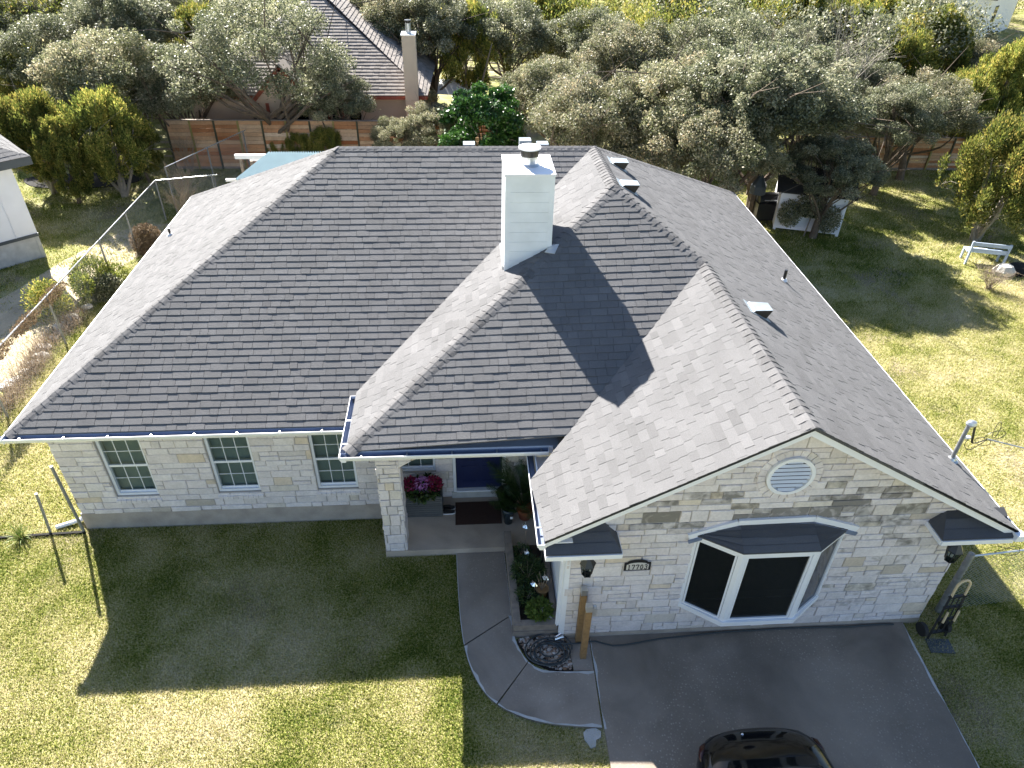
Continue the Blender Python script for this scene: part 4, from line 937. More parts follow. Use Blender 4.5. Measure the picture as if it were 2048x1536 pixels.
# ---- porch things
fb = thing('flower_planter', (7.07, .38, .17), 'grey slatted planter box of magenta and pink flowers on the porch', 'planter')
m = MB(); m.bb(6.7, 7.46, .22, .62, .18, .74, .2)
for k in range(9): m.bb(6.685, 7.475, .205, .635, .185 + k * .061, .185 + k * .061 + .052, .3 + .5 * R_.random())
m.obj('box', M['planter'], fb); m = MB(); m.bb(6.72, 7.44, .24, .6, .742, .75); m.obj('soil', M['soil'], fb)
leafy('leaves', fb, (7.08, .42, .80), .37, 800, .09, M['palm'], 8, squash=.25, elong=1.6)
for (fx_, tl, th_, sd2) in ((6.86, 0, .5, 9), (7.32, 0, .5, 10), (7.09, .6, 1, 11)):
    leafy('flowers', fb, (fx_, .40, .92), .17, 330, .05, M['flower'], sd2, squash=.75, elong=1.2, tlo=tl, thi=th_)
m = MB(); m.box((8.2, .27, .178), (.94, .62, .014))
for k in range(12):
    m.box((7.77 + k * .078, .27, .187), (.02, .58, .006))
single(m, 'doormat', M['mat_'], 'dark brown doormat in front of the blue door', 'doormat')
for i, (x, y_) in enumerate(((7.6, .42), (7.6, .30))):
    m = MB(); pr = [(x - .13, y_ - .045), (x - .05, y_ - .05), (x + .08, y_ - .045), (x + .13, y_ - .02), (x + .13, y_ + .03), (x + .07, y_ + .045), (x - .06, y_ + .04), (x - .13, y_ + .035)]
    t = thing('shoe', (x, y_, .17), 'dark sneaker with white sole between planter and doormat, ' + ('closer to the wall' if i == 0 else 'nearer the porch edge'), 'shoe', 'pair of shoes on the porch')
    m.prism(pr, .171, .195); m.obj('sole', M['white'], t); m = MB(); m.prism([(x + (a - x) * .92, y_ + (b - y_) * .85) for a, b in pr], .195, .23); m.prism([(x + (a - x) * .6 - .04, y_ + (b - y_) * .7) for a, b in pr], .23, .262); m.obj('upper', M['black'], t)
def pot(x, y_, r, h, mat, label, potn='planter_pot', z=.17):
    t = thing(potn, (x, y_, z), label, 'potted plant'); m = MB(); m.lathe((x, y_, z), [(r * .7, 0), (r * .95, h * .75), (r * 1.05, h * .78), (r * 1.05, h), (r * .9, h), (r * .85, h * .8)], 22); m.obj('pot', mat, t, True); return t
def fronds(t, x, y_, z, n, L, seed, mat='palm', droop=.7, spread=1., nl=26, ll=.22):
    rn = random.Random(seed); V = []; T = []; st_ = MB()
    for k in range(n):
        a = 2 * math.pi * k / n + rn.uniform(-.3, .3); el = rn.uniform(.7, 1.35); l = L * rn.uniform(.7, 1.1); pts = []
        p = Vector((x, y_, z)); dr_ = Vector((math.cos(a) * math.cos(el) * spread, math.sin(a) * math.cos(el) * spread, math.sin(el)))
        for i in range(9): pts.append(p.copy()); p = p + dr_ * l / 8; dr_ = (dr_ - Z * droop * .14 * (i / 4)).normalized()
        st_.tube(pts, [.008 * (1 - i / 10) for i in range(9)], 4)
        for i in range(nl):
            f = .3 + .7 * i / nl; q = f * 8; i0 = min(int(q), 7); c = pts[i0].lerp(pts[i0 + 1], q - i0); d = (pts[i0 + 1] - pts[i0]).normalized(); s_ = d.cross(Z).normalized()
            le = ll * math.sin(math.pi * (.15 + .8 * i / nl)) * rn.uniform(.8, 1.1)
            for sg in (-1, 1):
                e = c + (s_ * sg * .8 + d * .65 - Z * .25).normalized() * le; w_ = d * .012
                V += [c - w_, c + w_, e + w_ * .3, e - w_ * .3]; T.append(rn.random() * .8)
    np_mesh('frond', np.array([tuple(v) for v in V]) - np.array(t.location), 4, np.array(T), M[mat], t); st_.obj('stalk', M[mat], t)
t = pot(9.15, .12, .17, .28, M['terracotta'], 'large palm in a terracotta pot right of the front door'); fronds(t, 9.12, .16, .4, 26, 1.15, 3); 
t = pot(8.80, -.0, .12, .4, M['navy'], 'small plant in a dark glazed pot between palm and doormat'); fronds(t, 8.80, 0, .55, 12, .5, 5, ll=.14, nl=16)
m = MB(); m.bb(8.83, 8.88, -.125, -.12, .38, .44); m.obj('tag', M['white'], t)
t = pot(8.78, .47, .19, .4, M['black'], 'black tub against the wall right of the front door', 'tub')
m = MB()
for k in range(14): a = k * .8; m.poly([(8.66 + .09 * math.cos(a), .30 + .03 * math.sin(a * 2), .36 + .012 * k), (8.70 + .05 * math.cos(a + 1), .27, .38 + .012 * k), (8.66 + .05 * math.cos(a + 2), .28, .35 + .012 * k)])
m.obj('wrapping', M['foil'], t)

# ---- left corner: fence posts, edging, downspout pipe, liriope
m = MB(); m.tube([(.30, .28, 0), (.29, .28, 1.80)], .03, 10); single(m, 'fence_post', M['pole'], 'taller bare grey pipe post at the left house corner', 'post', 'bare fence posts at the left corner')
m = MB(); m.tube([(-.36, .30, 0), (-.22, .27, 1.12)], .026, 10); single(m, 'fence_post', M['pole'], 'shorter bare grey pipe post on the lawn left of the house', 'post', 'bare fence posts at the left corner')
m = MB(); m.tube([(-1.42, .16, 0), (-1.42, .16, 1.3)], .026, 10); single(m, 'fence_post', M['pole'], 'bare grey pipe post at the left edge of the photo', 'post', 'bare fence posts at the left corner')
m = MB(); m.bar((-3.1, .12, .02), (.33, .26, .02), .05, .06); single(m, 'garden_edging', M['mulch'], 'black edging strip across the grass at the left corner', 'edging')
m = MB(); m.tube([(-.28, .40, .05), (.16, .58, .07)], .045, 8); m.tube([(.16, .58, .07), (.27, .62, .3), (.28, .62, 2.6)], .04, 6); single(m, 'drain_pipe', M['white'], 'white drain pipe lying on the grass by the left corner', 'pipe')
def strap(x, y_, z, n, L, seed, name, label, cat, mat='weed', w_=.012):
    rn = random.Random(seed); V = []; T = []
    for k in range(n):
        a = rn.random() * 6.28; el = rn.uniform(.5, 1.4); l = L * rn.uniform(.6, 1.1); p = Vector((x + rn.gauss(0, .03), y_ + rn.gauss(0, .03), z)); d = Vector((math.cos(a) * math.cos(el), math.sin(a) * math.cos(el), math.sin(el))); s_ = Vector((-math.sin(a), math.cos(a), 0)); pts = []
        for i in range(6): pts.append((p.copy(), w_ * (1 - i / 5.5))); p = p + d * l / 5; d = (d - Z * .16 * i).normalized()
        tt = rn.random()
        for i in range(5):
            (p0, w0), (p1, w1) = pts[i], pts[i + 1]; V += [p0 - s_ * w0, p0 + s_ * w0, p1 + s_ * w1, p1 - s_ * w1]; T.append(tt)
    o = np_mesh(name, np.array([tuple(v) for v in V]) - np.array((x, y_, z)), 4, np.array(T), M[mat]); o.location = (x, y_, z); return tag(o, label, cat)
strap(-.85, .16, 0, 60, .42, 2, 'lilyturf', 'spiky green grass clump on the black edging at left', 'plant')

# ---- hand truck
hx = Vector((16.12, -3.0, 0)); t = thing('hand_truck', hx, 'black hand truck with cream handle leaning at the garage corner', 'hand truck')
bx_ = Vector((16.24, -2.98, .04)); tp = Vector((16.46, -2.72, 1.12)); dirv = (tp - bx_); ax = Vector((.93, .1, 0)).normalized()
m = MB()
for s in (-.17, .17): m.bar(bx_ + ax * s, bx_ + dirv * .83 + ax * s * .85, .035, .035)
for f in (.12, .36, .60, .80): m.bar(bx_ + dirv * f - ax * .165, bx_ + dirv * f + ax * .165, .05, .03)
m.bar(bx_ + dirv * .1 - ax * .06, bx_ + dirv * .8 - ax * .05, .02, .02); m.bar(bx_ + dirv * .1 + ax * .06, bx_ + dirv * .8 + ax * .05, .02, .02)
m.obj('frame', M['black'], t)
m = MB(); m.prism([(16.0, -3.26), (16.42, -3.30), (16.45, -3.02), (16.04, -2.98)], .01, .022); m.obj('toe_plate', M['slate'], t)
m = MB(); h0 = bx_ + dirv * .8; hv = dirv.normalized(); m.tube(arc_pts([tuple(h0 - ax * .13), tuple(h0 - ax * .13 + hv * .16), tuple(h0 - ax * .12 + hv * .26), tuple(h0 - ax * .05 + hv * .33), tuple(h0 + ax * .05 + hv * .33), tuple(h0 + ax * .12 + hv * .26), tuple(h0 + ax * .13 + hv * .16), tuple(h0 + ax * .13)]), .021, 8)
for s in (-.1, .12): m.tube([bx_ + dirv * .36 + ax * s + Vector((0, -.06, 0)), bx_ + dirv * .56 + ax * s + Vector((0, -.06, 0))], .02, 8)
m.obj('handle', M['cream'], t)
for s in (-.25, .2):
    m = MB(); c = bx_ + ax * s + Vector((.0, .12, .12)); m.tube([c - ax * .035, c + ax * .035], .125, 18); m.obj('wheel', M['tire'], t)

# ---- chain-link fences
def chainlink(p0, p1, z1, posts, label, group=None, postr=.028, mesh=True, pitch=.10, wr_=.0017, name='chain_link_fence'):
    p0 = Vector((*p0, 0)); p1 = Vector((*p1, 0)); d = (p1 - p0).normalized(); L = (p1 - p0).length
    t = thing(name, p0, label, 'fence', group)
    m = MB(); m.tube([p0 + Z * z1, p1 + Z * z1], .019, 8); m.obj('top_rail', M['galv'], t)
    for f in posts:
        q = p0 + d * f; k = MB(); k.tube([q, q + Z * (z1 - .025)], postr, 8); k.lathe(q + Z * (z1 - .03), [(postr * 1.3, 0), (postr * 1.3, .03), (.0, .07)], 8); k.obj('post', M['pole'], t)
    if mesh:
        V = []; side = Vector((-d.y, d.x, 0))
        s = -z1
        while s < L:
            for sg in (1, -1):
                a, b = (s, s + z1); za, zb = (0, z1) if sg > 0 else (z1, 0)
                if a < 0: za = za + (zb - za) * (-a / z1); a = 0
                if b > L: f = (b - L) / z1; zb = zb - (zb - za) * f * z1 / max(b - a, .001) if b - a > .001 else zb; b = L
                P0 = p0 + d * a + Z * (za + .03); P1 = p0 + d * b + Z * zb; dd = (P1 - P0).normalized(); w1 = dd.cross(side).normalized() * wr_; w2 = side * wr_
                for (u_, v_) in ((w1, w2), (w2, -w1)): V += [P0 + u_, P0 + v_, P1 + v_, P1 + u_]
                V += [P0 - w1, P0 - w2, P1 - w2, P1 - w1]
            s += pitch
        np_mesh('wire_mesh', np.array([tuple(v) for v in V]) - np.array(p0), 4, np.full(len(V) // 4, .5), M['galv'], t)
    return t
chainlink((-3.02, 2.9), (-3.02, 15.8), 1.52, [1.2, 4.4, 7.85, 10.0, 12.9], 'long grey chain link fence between the house and the white building')
chainlink((-3.02, 15.85), (-1.0, 16.4), 1.5, [1.9], 'short chain link fence section running behind the left hip of the roof')
a = gz(395, 355, .9); b = gz(470, 287, 1.9)
chainlink((-2.85, 16.5), (-1.0, 21.0), 1.75, [.02, 2.4, 4.7], 'tall chain link fence section leading back to the wooden fence')
t = chainlink((16.60, -2.42), (19.2, -2.2), 1.52, [2.5], 'chain link fence between the garage corner and the right edge', wr_=.0024)
m = MB(); m.tube([(16.60, -2.42, 0), (16.60, -2.42, 1.56)], .055, 14); m.lathe((16.60, -2.42, 1.55), [(.06, 0), (.05, .04), (0, .06)], 14)
for z in (.5, .9, 1.3): m.tube([(16.60, -2.42, z), (16.60, -2.42, z + .02)], .06, 14)
m.obj('terminal_post', M['pole'], t)
m = MB(); c = Vector((17.25, -2.4, 1.6)); m.tube([c + Vector((.22 * math.cos(a), .03 * math.sin(2 * a), .1 * math.sin(a))) for a in [i * .35 for i in range(19)]] + [(16.9, -2.5, 1.85), (16.62, -2.6, 2.3), (16.5, -2.7, 2.66)], .006, 5)
single(m, 'cable', M['black'], 'black looped cable hanging over the fence rail by the garage', 'cable')

# ---- car
cr = thing('car', (12.05, -6.6, .035), 'glossy black car parked on the driveway at the bottom edge', 'car')
def loft(secs, n=28, e=2.6, kx=1.1):     # secs: (y, cx, halfwidth, z0, z1)
    V = []; F = []
    for (y_, cx_, hw, za, zb) in secs:
        for k in range(n):
            a = 2 * math.pi * k / n; ca, sa = math.cos(a), math.sin(a)
            V.append((cx_ + kx * hw * math.copysign(abs(ca) ** (2 / e), ca), y_, (za + zb) / 2 + (zb - za) / 2 * math.copysign(abs(sa) ** (2 / e), sa)))
    for i in range(len(secs) - 1):
        for k in range(n): F.append((i * n + k, (i + 1) * n + k, (i + 1) * n + (k + 1) % n, i * n + (k + 1) % n))
    F += [tuple(range(n)), tuple(range((len(secs) - 1) * n, len(secs) * n))[::-1]]
    return V, F
cxc = 12.12
body = MB(); V, F = loft([(-4.80, cxc, .30, .45, .70), (-4.83, cxc, .52, .36, .86), (-4.90, cxc, .68, .30, .95), (-5.02, cxc, .79, .27, 1.00), (-5.2, cxc, .86, .25, 1.03), (-5.5, cxc, .90, .23, 1.06), (-6.2, cxc, .92, .22, 1.06), (-7.6, cxc, .92, .22, 1.02), (-8.4, cxc, .90, .23, .96), (-9.0, cxc, .84, .25, .86), (-9.25, cxc, .7, .3, .72), (-9.33, cxc, .4, .4, .6)]); body.add(V, F); bo2 = body.obj('body', M['carpaint'], cr, True)
cab = MB(); V, F = loft([(-5.35, cxc, .55, .9, 1.04), (-5.7, cxc, .68, .9, 1.25), (-6.1, cxc, .70, .9, 1.42), (-6.7, cxc, .70, .9, 1.48), (-7.3, cxc, .70, .9, 1.44), (-7.9, cxc, .68, .9, 1.2), (-8.2, cxc, .6, .9, 1.0)], e=3); cab.add(V, F); cab.obj('cabin', M['carglass'], cr, True)
rfm = MB(); V, F = loft([(-6.0, cxc, .60, 1.3, 1.435), (-6.4, cxc, .63, 1.3, 1.485), (-6.8, cxc, .63, 1.3, 1.495), (-7.3, cxc, .6, 1.3, 1.455)], e=3); rfm.add(V, F); rfm.obj('roof', M['carpaint'], cr, True)
for s in (-1, 1):
    m = MB(); c = Vector((cxc + s * .80, -5.04, .80)); V, F = loft([(c.y + .06, c.x - s * .01, .03, .72, .80), (c.y + .02, c.x + s * .03, .045, .70, .82), (c.y - .10, c.x + s * .07, .045, .70, .82), (c.y - .22, c.x + s * .10, .02, .72, .80)], 14); m.add(V, F); m.obj('tail_light', M['tail'], cr, True)
    for yy in (-5.75, -8.4):
        m = MB(); m.tube([(cxc + s * 1.0, yy, .34), (cxc + s * .8, yy, .34)], .31, 26); wo = m.obj('wheel', M['tire'], cr); m = MB(); m.tube([(cxc + s * 1.005, yy, .34), (cxc + s * .99, yy, .34)], .2, 18); m.obj('rim', M['galv'], wo)
m = MB(); m.lathe((cxc - .28, -4.98, 1.0), [(.02, -.02), (.018, .0), (0, .01)], 10); m.obj('badge', M['foil'], cr)

# ================================================================ GRASS (stuff)
def grass():
    rg = np.random.default_rng(3); P_ = []
    camv = np.array(CAM)
    def region(x0, x1, y0, y1, dens, hmin, hmax, wd):
        n = int((x1 - x0) * (y1 - y0) * dens); p = np.column_stack([rg.uniform(x0, x1, n), rg.uniform(y0, y1, n)])
        d = np.column_stack([p, np.zeros(n)]) - camv; z = d @ np.array(FW); u = 1024 + FPX * (d @ np.array(RX)) / z; v = 768 - FPX * (d @ np.array(UP)) / z
        k = (u > -25) & (u < 2075) & (v > -10) & (v < 1560)
        x, y = p[:, 0], p[:, 1]
        k &= ~((x > .33) & (x < 16.1) & (y > .36) & (y < 10.7)) & ~((x > 6.38) & (x < 16.1) & (y > -.67) & (y < 1)) & ~((x > GX0 - .03) & (x < 16.1) & (y > -2.65) & (y < 1))
        k &= ~((x > 10.02) & (x < 15.83 + (y + 2.6) * .06) & (y < -2.55)) & ~((x > 8.7) & (x < 10.1) & (y > -3.35) & (y < -.5))
        ox = np.interp(-y, [-o.y for o in outer], [o.x for o in outer]); ix = np.where(y > -3.3, 8.8, 10.1)
        k &= ~((x > ox - .01) & (x < ix + .3) & (y > -4.29) & (y < -.6))
        k &= ~(((x - gz(165, 362).x) / 2.3) ** 2 + ((y - gz(165, 362).y) / .95) ** 2 < 1)
        # worn patches
        w_ = np.sin(x * 1.1 + 1.3 * np.sin(y * .9)) * np.sin(y * 1.27 + 1.1 * np.sin(x * .7 + 2)) + .5 * np.sin(x * 3.1 + y * 2.3)
        thin = np.where((x < -3.3) | (y > 9), .55, .0) * (w_ > .35); thin = np.maximum(thin, np.where((x < -3.6) & (x > -6.2) & (y < 12) & (y > 2.6), .80, 0))
        k &= rg.random(n) > thin
        m = k.sum(); P_.append((p[k], rg.uniform(hmin, hmax, m), np.full(m, wd)))
    region(-6, 10.1, -6, .45, 3600, .025, .06, .006)
    region(15.6, 22, -6, 0, 3000, .025, .06, .006)
    region(16.1, 34, 0, 10, 1400, .03, .07, .009)
    region(16.1, 38, 10, 24, 500, .04, .09, .014)
    region(-5, .33, .45, 9, 2200, .03, .08, .008)
    region(-14, 4, 9, 21.5, 520, .03, .08, .014)
    p = np.concatenate([a for a, b, c in P_]); h = np.concatenate([b for a, b, c in P_]); wd = np.concatenate([c for a, b, c in P_]); n = len(p)
    a = rg.random(n) * 6.283; ln = rg.uniform(.1, 1.1, n) * h; a2 = rg.random(n) * 6.283
    base = np.column_stack([p, np.zeros(n)]); sdv = np.column_stack([np.cos(a), np.sin(a), np.zeros(n)]) * wd[:, None]
    tip = base + np.column_stack([np.cos(a2) * ln, np.sin(a2) * ln, h])
    V = np.stack([base - sdv, base + sdv, tip], 1).reshape(-1, 3)
    T = np.clip(.5 + rg.normal(0, .24, n), 0, 1)
    o = np_mesh('grass', V, 3, T, M['blade']); tag(o, kind='stuff', label='short green and straw coloured lawn grass', cat='grass')
    print('blades', n)
grass()

# ================================================================ TREES
def leafcloud(rg, centres, radii, nleaf, size, elong=1.9, squash=.8, hollow=.45, up=.0, outw=.5, tvar=.25, spray=False):
    k = len(centres); vol = radii ** 2; cnt = (vol / vol.sum() * nleaf).astype(int) + 1
    idx = np.repeat(np.arange(k), cnt); n = len(idx)
    d = rg.normal(size=(n, 3)); d /= np.linalg.norm(d, axis=1)[:, None]
    r = radii[idx] * (hollow + (1 - hollow) * rg.random(n) ** .6); r *= 1 + .25 * rg.normal(size=n) * (rg.random(n) < .25)
    c = centres[idx] + d * r[:, None] * np.array([1, 1, squash])
    ax = d * outw + rg.normal(size=(n, 3)) * (.25 if spray else .55) + np.array([0, 0, up]); ax /= np.linalg.norm(ax, axis=1)[:, None]
    nr = rg.normal(size=(n, 3)) * .7 + np.array([0, 0, .5]) + d * .3; sdv = np.cross(ax, nr); sdv /= np.linalg.norm(sdv, axis=1)[:, None] + 1e-9
    L = size * (.6 + .8 * rg.random(n))[:, None]; W = L / elong
    V = np.stack([c - ax * L * .5, c + sdv * W * .5, c + ax * L * .5, c - sdv * W * .5], 1).reshape(-1, 3)
    ct = rg.normal(0, .13, k)
    T = np.clip(.45 + ct[idx] + rg.normal(0, tvar, n), 0, 1)
    return V, T
def limbs(mb, rg, base, centres, r0, fork, n, wob=.12):
    base = np.array(base, float)
    for i in range(n):
        c = centres[i % len(centres)]; p0 = base + np.array([0, 0, fork * (.4 + .6 * rg.random())]); mid = (p0 + c) / 2 + rg.normal(size=3) * wob * np.linalg.norm(c - p0); mid[2] -= .1
        q = arc_pts([tuple(p0), tuple(mid), tuple(c)], 4); rs = [r0 * (.6 - .5 * j / (len(q) - 1)) for j in range(len(q))]; mb.tube(q, rs, 6, cap=False)
        for b in range(3):
            s_ = q[4 + int(rg.integers(0, 4))]; e = Vector(tuple(c + rg.normal(size=3) * .25 * np.linalg.norm(c - p0))); mb.tube([s_, s_.lerp(e, .5) + Vector((0, 0, .1)), e], [r0 * .2, r0 * .12, r0 * .05], 4, cap=False)
def proto_oak(seed, mat, R=2.6, H=5.6, n=62000, size=.088, clumps=130, trunk='bark', flat=.66, open_=0.):
    rg = np.random.default_rng(seed); d = rg.normal(size=(clumps, 3)); d[:, 2] = np.abs(d[:, 2]) * 1.1 - .55; d /= np.linalg.norm(d, axis=1)[:, None]
    rad = R * (.45 + .5 * rg.random(clumps) ** .6); c = d * rad[:, None] * np.array([1, 1, flat]); c[:, :2] *= 1 + .2 * rg.normal(size=(clumps, 1)) * .5
    c[:, 2] += H - R * flat * 1.05; rr = R * rg.uniform(.09, .23, clumps)
    V, T = leafcloud(rg, c, rr, n, size, squash=.75)
    mb = MB(); lean = rg.normal(size=2) * .25; fork = H * .32
    mb.tube([(0, 0, -.1), (lean[0] * .3, lean[1] * .3, fork * .5), (lean[0], lean[1], fork)], [R * .085, R * .07, R * .06], 9); 
    limbs(mb, rg, (lean[0], lean[1], 0), c[rg.permutation(clumps)], R * .05, fork, 14)
    return V, T, mb, mat, trunk
def proto_cedar(seed, mat='cedar', R=1.7, H=5.0, n=50000, size=.115, multi=True, low=.9):
    rg = np.random.default_rng(seed); k = 190; z = rg.random(k) ** .8; ang = rg.random(k) * 6.283; prof = np.sin(np.pi * (.12 + .80 * z)) ** .7 * (1 - z * .25)
    rad = R * prof * (.35 + .8 * rg.random(k)); c = np.column_stack([np.cos(ang) * rad, np.sin(ang) * rad, low + z * (H - low - .4)]); c[:, :2] += rg.normal(size=(k, 2)) * .12
    V, T = leafcloud(rg, c, R * rg.uniform(.05, .18, k), n, size, elong=2.8, squash=1.9, up=.9, outw=.7, spray=True, hollow=.2)
    mb = MB()
    for i in range(7 if multi else 1):
        a = i * .9; e = rg.normal(size=2) * R * .4; mb.tube([(math.cos(a) * .1, math.sin(a) * .1, -.1), (e[0] * .5, e[1] * .5, H * .25), (e[0], e[1], H * .7)], [.09, .06, .02] if multi else [.14, .1, .03], 6)
    limbs(mb, rg, (0, 0, 0), c[rg.permutation(k)], .045, H * .3, 12)
    return V, T, mb, mat, 'barkpale' if multi else 'bark'
PROTO = {}
def realise(key, spec):
    V, T, mb, mat, trunk = spec
    PROTO[key] = (V, T, mb, mat, trunk, None)
cache = {}
def tree(key, loc, s, rz, name, label, cat, group, sz=1.):
    V, T, mb, mat, trunk, _ = PROTO[key]
    t = thing(name, loc, label, cat, group); t.rotation_euler = (0, 0, rz); t.scale = (s, s, s * sz)
    if key not in cache:
        c = np_mesh('crown', V, 4, T, M[mat])
        me = bpy.data.meshes.new('trunk'); me.from_pydata(mb.v, [], mb.f); at = me.attributes.new('tint', 'FLOAT', 'FACE'); me.materials.append(M[trunk]); k = bpy.data.objects.new('trunk', me); col.objects.link(k)
        cache[key] = (c, k)
    else:
        c0, k0 = cache[key]; c = c0.copy(); k = k0.copy(); col.objects.link(c); col.objects.link(k)
    c.parent = t; k.parent = t
    return t
realise('oakA', proto_oak(1, 'oak')); realise('oakB', proto_oak(2, 'oak', R=2.8, H=6, clumps=130)); realise('oakC', proto_oak(3, 'oakgrey', R=2.7, H=5.6))
realise('oakD', proto_oak(4, 'oakgrey', R=2.5, H=6.2, n=56000, clumps=110)); realise('cedA', proto_cedar(5, R=1.9, low=1.3)); realise('cedB', proto_cedar(6, R=2.1, H=4.6, low=1.2)); realise('cedC', proto_cedar(7, R=1.5, H=5.4, multi=False))
realise('openoak', proto_oak(8, 'oakgrey', R=3.2, H=6.2, n=52000, clumps=90, flat=.75, size=.082)); realise('broad', proto_oak(9, 'broad', R=1.6, H=4.0, n=34000, size=.12, clumps=110, flat=1.05))
HT = {'oakA': (5.6, 2.6, .62), 'oakB': (6, 2.8, .62), 'oakC': (5.6, 2.7, .62), 'oakD': (6.2, 2.5, .62), 'cedA': (5, 1.7, 1), 'cedB': (4.6, 2, 1), 'cedC': (5.4, 1.5, 1), 'openoak': (6.2, 3.2, .75), 'broad': (4, 1.6, 1)}
def tp(key, u, v, s, label, name=None, cat=None, group=None, rz=None, zf=.68, sz=1.):
    """crown centre seen at pixel (u, v)"""
    H = HT[key][0] * s * sz; p = gz(u, v, H * zf); nm = name or ('juniper_tree' if key.startswith('ced') else 'broadleaf_tree' if key == 'broad' else 'oak_tree')
    return tree(key, (p.x, p.y, 0), s, rz if rz is not None else (u * 1.37 + v) % 6.28, nm, label, cat or nm.split('_')[0] + ' tree', group or {'juniper_tree': 'yellow green junipers', 'oak_tree': 'grey green live oaks', 'broadleaf_tree': 'broadleaf trees', 'juniper_bush': 'juniper bushes behind the ridge'}[nm], sz)
# left side
tp('cedA', 205, 250, .82, 'multi-trunked golden green juniper standing in the black mulch bed')
tp('cedB', 60, 250, .85, 'golden green juniper left of the mulch bed juniper, above the white building roof')
tp('cedC', 115, 290, .62, 'smaller juniper on the mulch bed between two golden junipers')
tp('cedC', 275, 275, .5, 'slim juniper at the right end of the mulch bed')
tp('cedB', 20, 150, 0.92, 'dark juniper at the left edge of the photo behind the golden junipers')
tp('oakC', 110, 110, 0.97, 'grey green oak in the upper left corner behind the junipers')
tp('oakA', 215, 150, 0.97, 'pale oak behind the juniper of the mulch bed')
tp('oakD', 240, 60, 1.01, 'tall grey oak near the top edge left of the neighbouring roof')
tp('oakC', 330, 40, 1.01, 'grey oak at the top edge above the leafless tree')
tp('cedA', 415, 80, 1.05, 'dark green juniper left of the grey tiled roof')
tp('oakC', 20, 50, 1.01, 'oak in the very top left corner of the photo')
tp('cedB', 160, 20, 1.3, 'juniper at the top edge in the upper left woods')
tree('openoak', (-.1, 21.95, 0), 1.12, 2.2, 'oak_tree', 'large open oak with forked dark trunk in front of the peach gable', 'oak tree', 'grey green live oaks')
tree('oakD', (2.7, 21.95, 0), .62, .4, 'oak_tree', 'small grey oak against the grey tiled roof left of the neighbour chimney', 'oak tree', 'grey green live oaks')
tree('oakC', (-3.7, 22.3, 0), .85, .4, 'oak_tree', 'grey oak at the left end of the neighbouring house behind the board fence', 'oak tree', 'grey green live oaks')
tp('oakA', 815, 195, .50, 'small pale oak below the neighbour chimney')
tp('oakB', 870, 250, .52, 'pale brownish oak just left of the bright green tree')
tp('oakA', 795, 275, .45, 'low pale oak over the right end of the board fence')
tp('broad', 968, 235, 1.12, 'bright glossy green tree behind the ridge left of the chimney flue')
tp('oakB', 770, 50, 1.05, 'oak above the neighbour chimney near the top edge')
tp('oakD', 860, 60, 1.0, 'grey oak right of the neighbour chimney')
tp('cedA', 935, 75, 1.1, 'yellow green juniper behind the split rail fence')
tp('oakC', 1010, 65, 1.0, 'grey oak right of the juniper at the split rail fence')
# right mass
R_list = [('oakA', 1110, 190, 0.84, 'pale brownish oak right of the bright green tree'), ('oakB', 1200, 235, 0.88, 'brownish oak directly above the right end of the ridge'),
 ('oakA', 1250, 120, 0.97, 'light oak above the chimney flue in the woods'), ('oakC', 1190, 80, 0.92, 'grey oak high in the woods above the chimney'), ('oakB', 1350, 215, 0.97, 'large pale oak in the middle of the woods right of the chimney'),
 ('oakA', 1310, 285, 0.77, 'low brownish oak just behind the roof vents'), ('oakA', 1430, 300, 0.85, 'brown green oak behind the right roof slope'), ('oakD', 1500, 215, 1.01, 'large silvery oak above the white shed'),
 ('oakC', 1440, 110, 1.05, 'silvery oak high above the right slope'), ('oakD', 9998, 0, 0, 'dark oak overhanging the white shed'), ('oakC', 1625, 215, 0.80, 'dark grey oak behind the shed'),
 ('oakC', 1700, 165, 0.82, 'grey oak left of the far white wall'), ('oakD', 9999, 0, 0, 'oak whose bare trunk stands on the side lawn'), ('oakD', 1560, 120, 0.84, 'silvery oak in the upper right woods'),
 ('oakB', 1850, 215, 0.76, 'thin pale oak left of the white vented gable'), ('oakB', 1960, 130, 0.76, 'pale oak below the far white house at top right')]
for a in R_list:
    if a[1] == 9999: tree('oakD', (25.3, 17.8, 0), .72, 1.1, 'oak_tree', a[4], 'oak tree', 'grey green live oaks')
    elif a[1] == 9998:
        tree('oakD', (20.95, 13.7, 0), .72, .7, 'oak_tree', 'small dark oak standing right in front of the white shed', 'oak tree', 'grey green live oaks', .82)
        tree('oakD', (19.3, 15.7, 0), 1.25, 3.0, 'oak_tree', a[4], 'oak tree', 'grey green live oaks', .80)
    else: tp(*a)
tree('cedB', (27.0, 13.3, 0), .95, 1.0, 'juniper_tree', 'green juniper behind the blue garden bench', 'juniper tree', 'yellow green junipers')
tree('cedA', (29.8, 13.6, 0), .68, 2.0, 'juniper_tree', 'juniper at the right edge beside the bench juniper', 'juniper tree', 'yellow green junipers')
for k, (u, v, s, lab) in enumerate(((1350, 30, 1.2, 'juniper at the top edge above the silvery oaks'), (1480, 35, 1.2, 'green juniper at the top edge right of centre'), (1600, 45, 1.2, 'bright green juniper in the upper right woods'), (1690, 70, 1.15, 'juniper below a bare grey treetop at upper right'),
    (1800, 50, 1.2, 'juniper left of the far white house'), (1880, 90, 1.1, 'golden juniper just left below the far white house'), (1800, 130, 1.0, 'yellow green juniper in the right woods'), (1930, 200, .9, 'yellow juniper above the white vented gable'), (2010, 160, 1.0, 'green juniper at the right edge below the white house'),
    (1100, 40, 1.1, 'juniper at the top edge left of the silvery oaks'), (1750, 20, 1.2, 'juniper at the top edge of the right woods'))):
    tp(('cedA', 'cedB', 'cedC')[k % 3], u, v, s, lab)
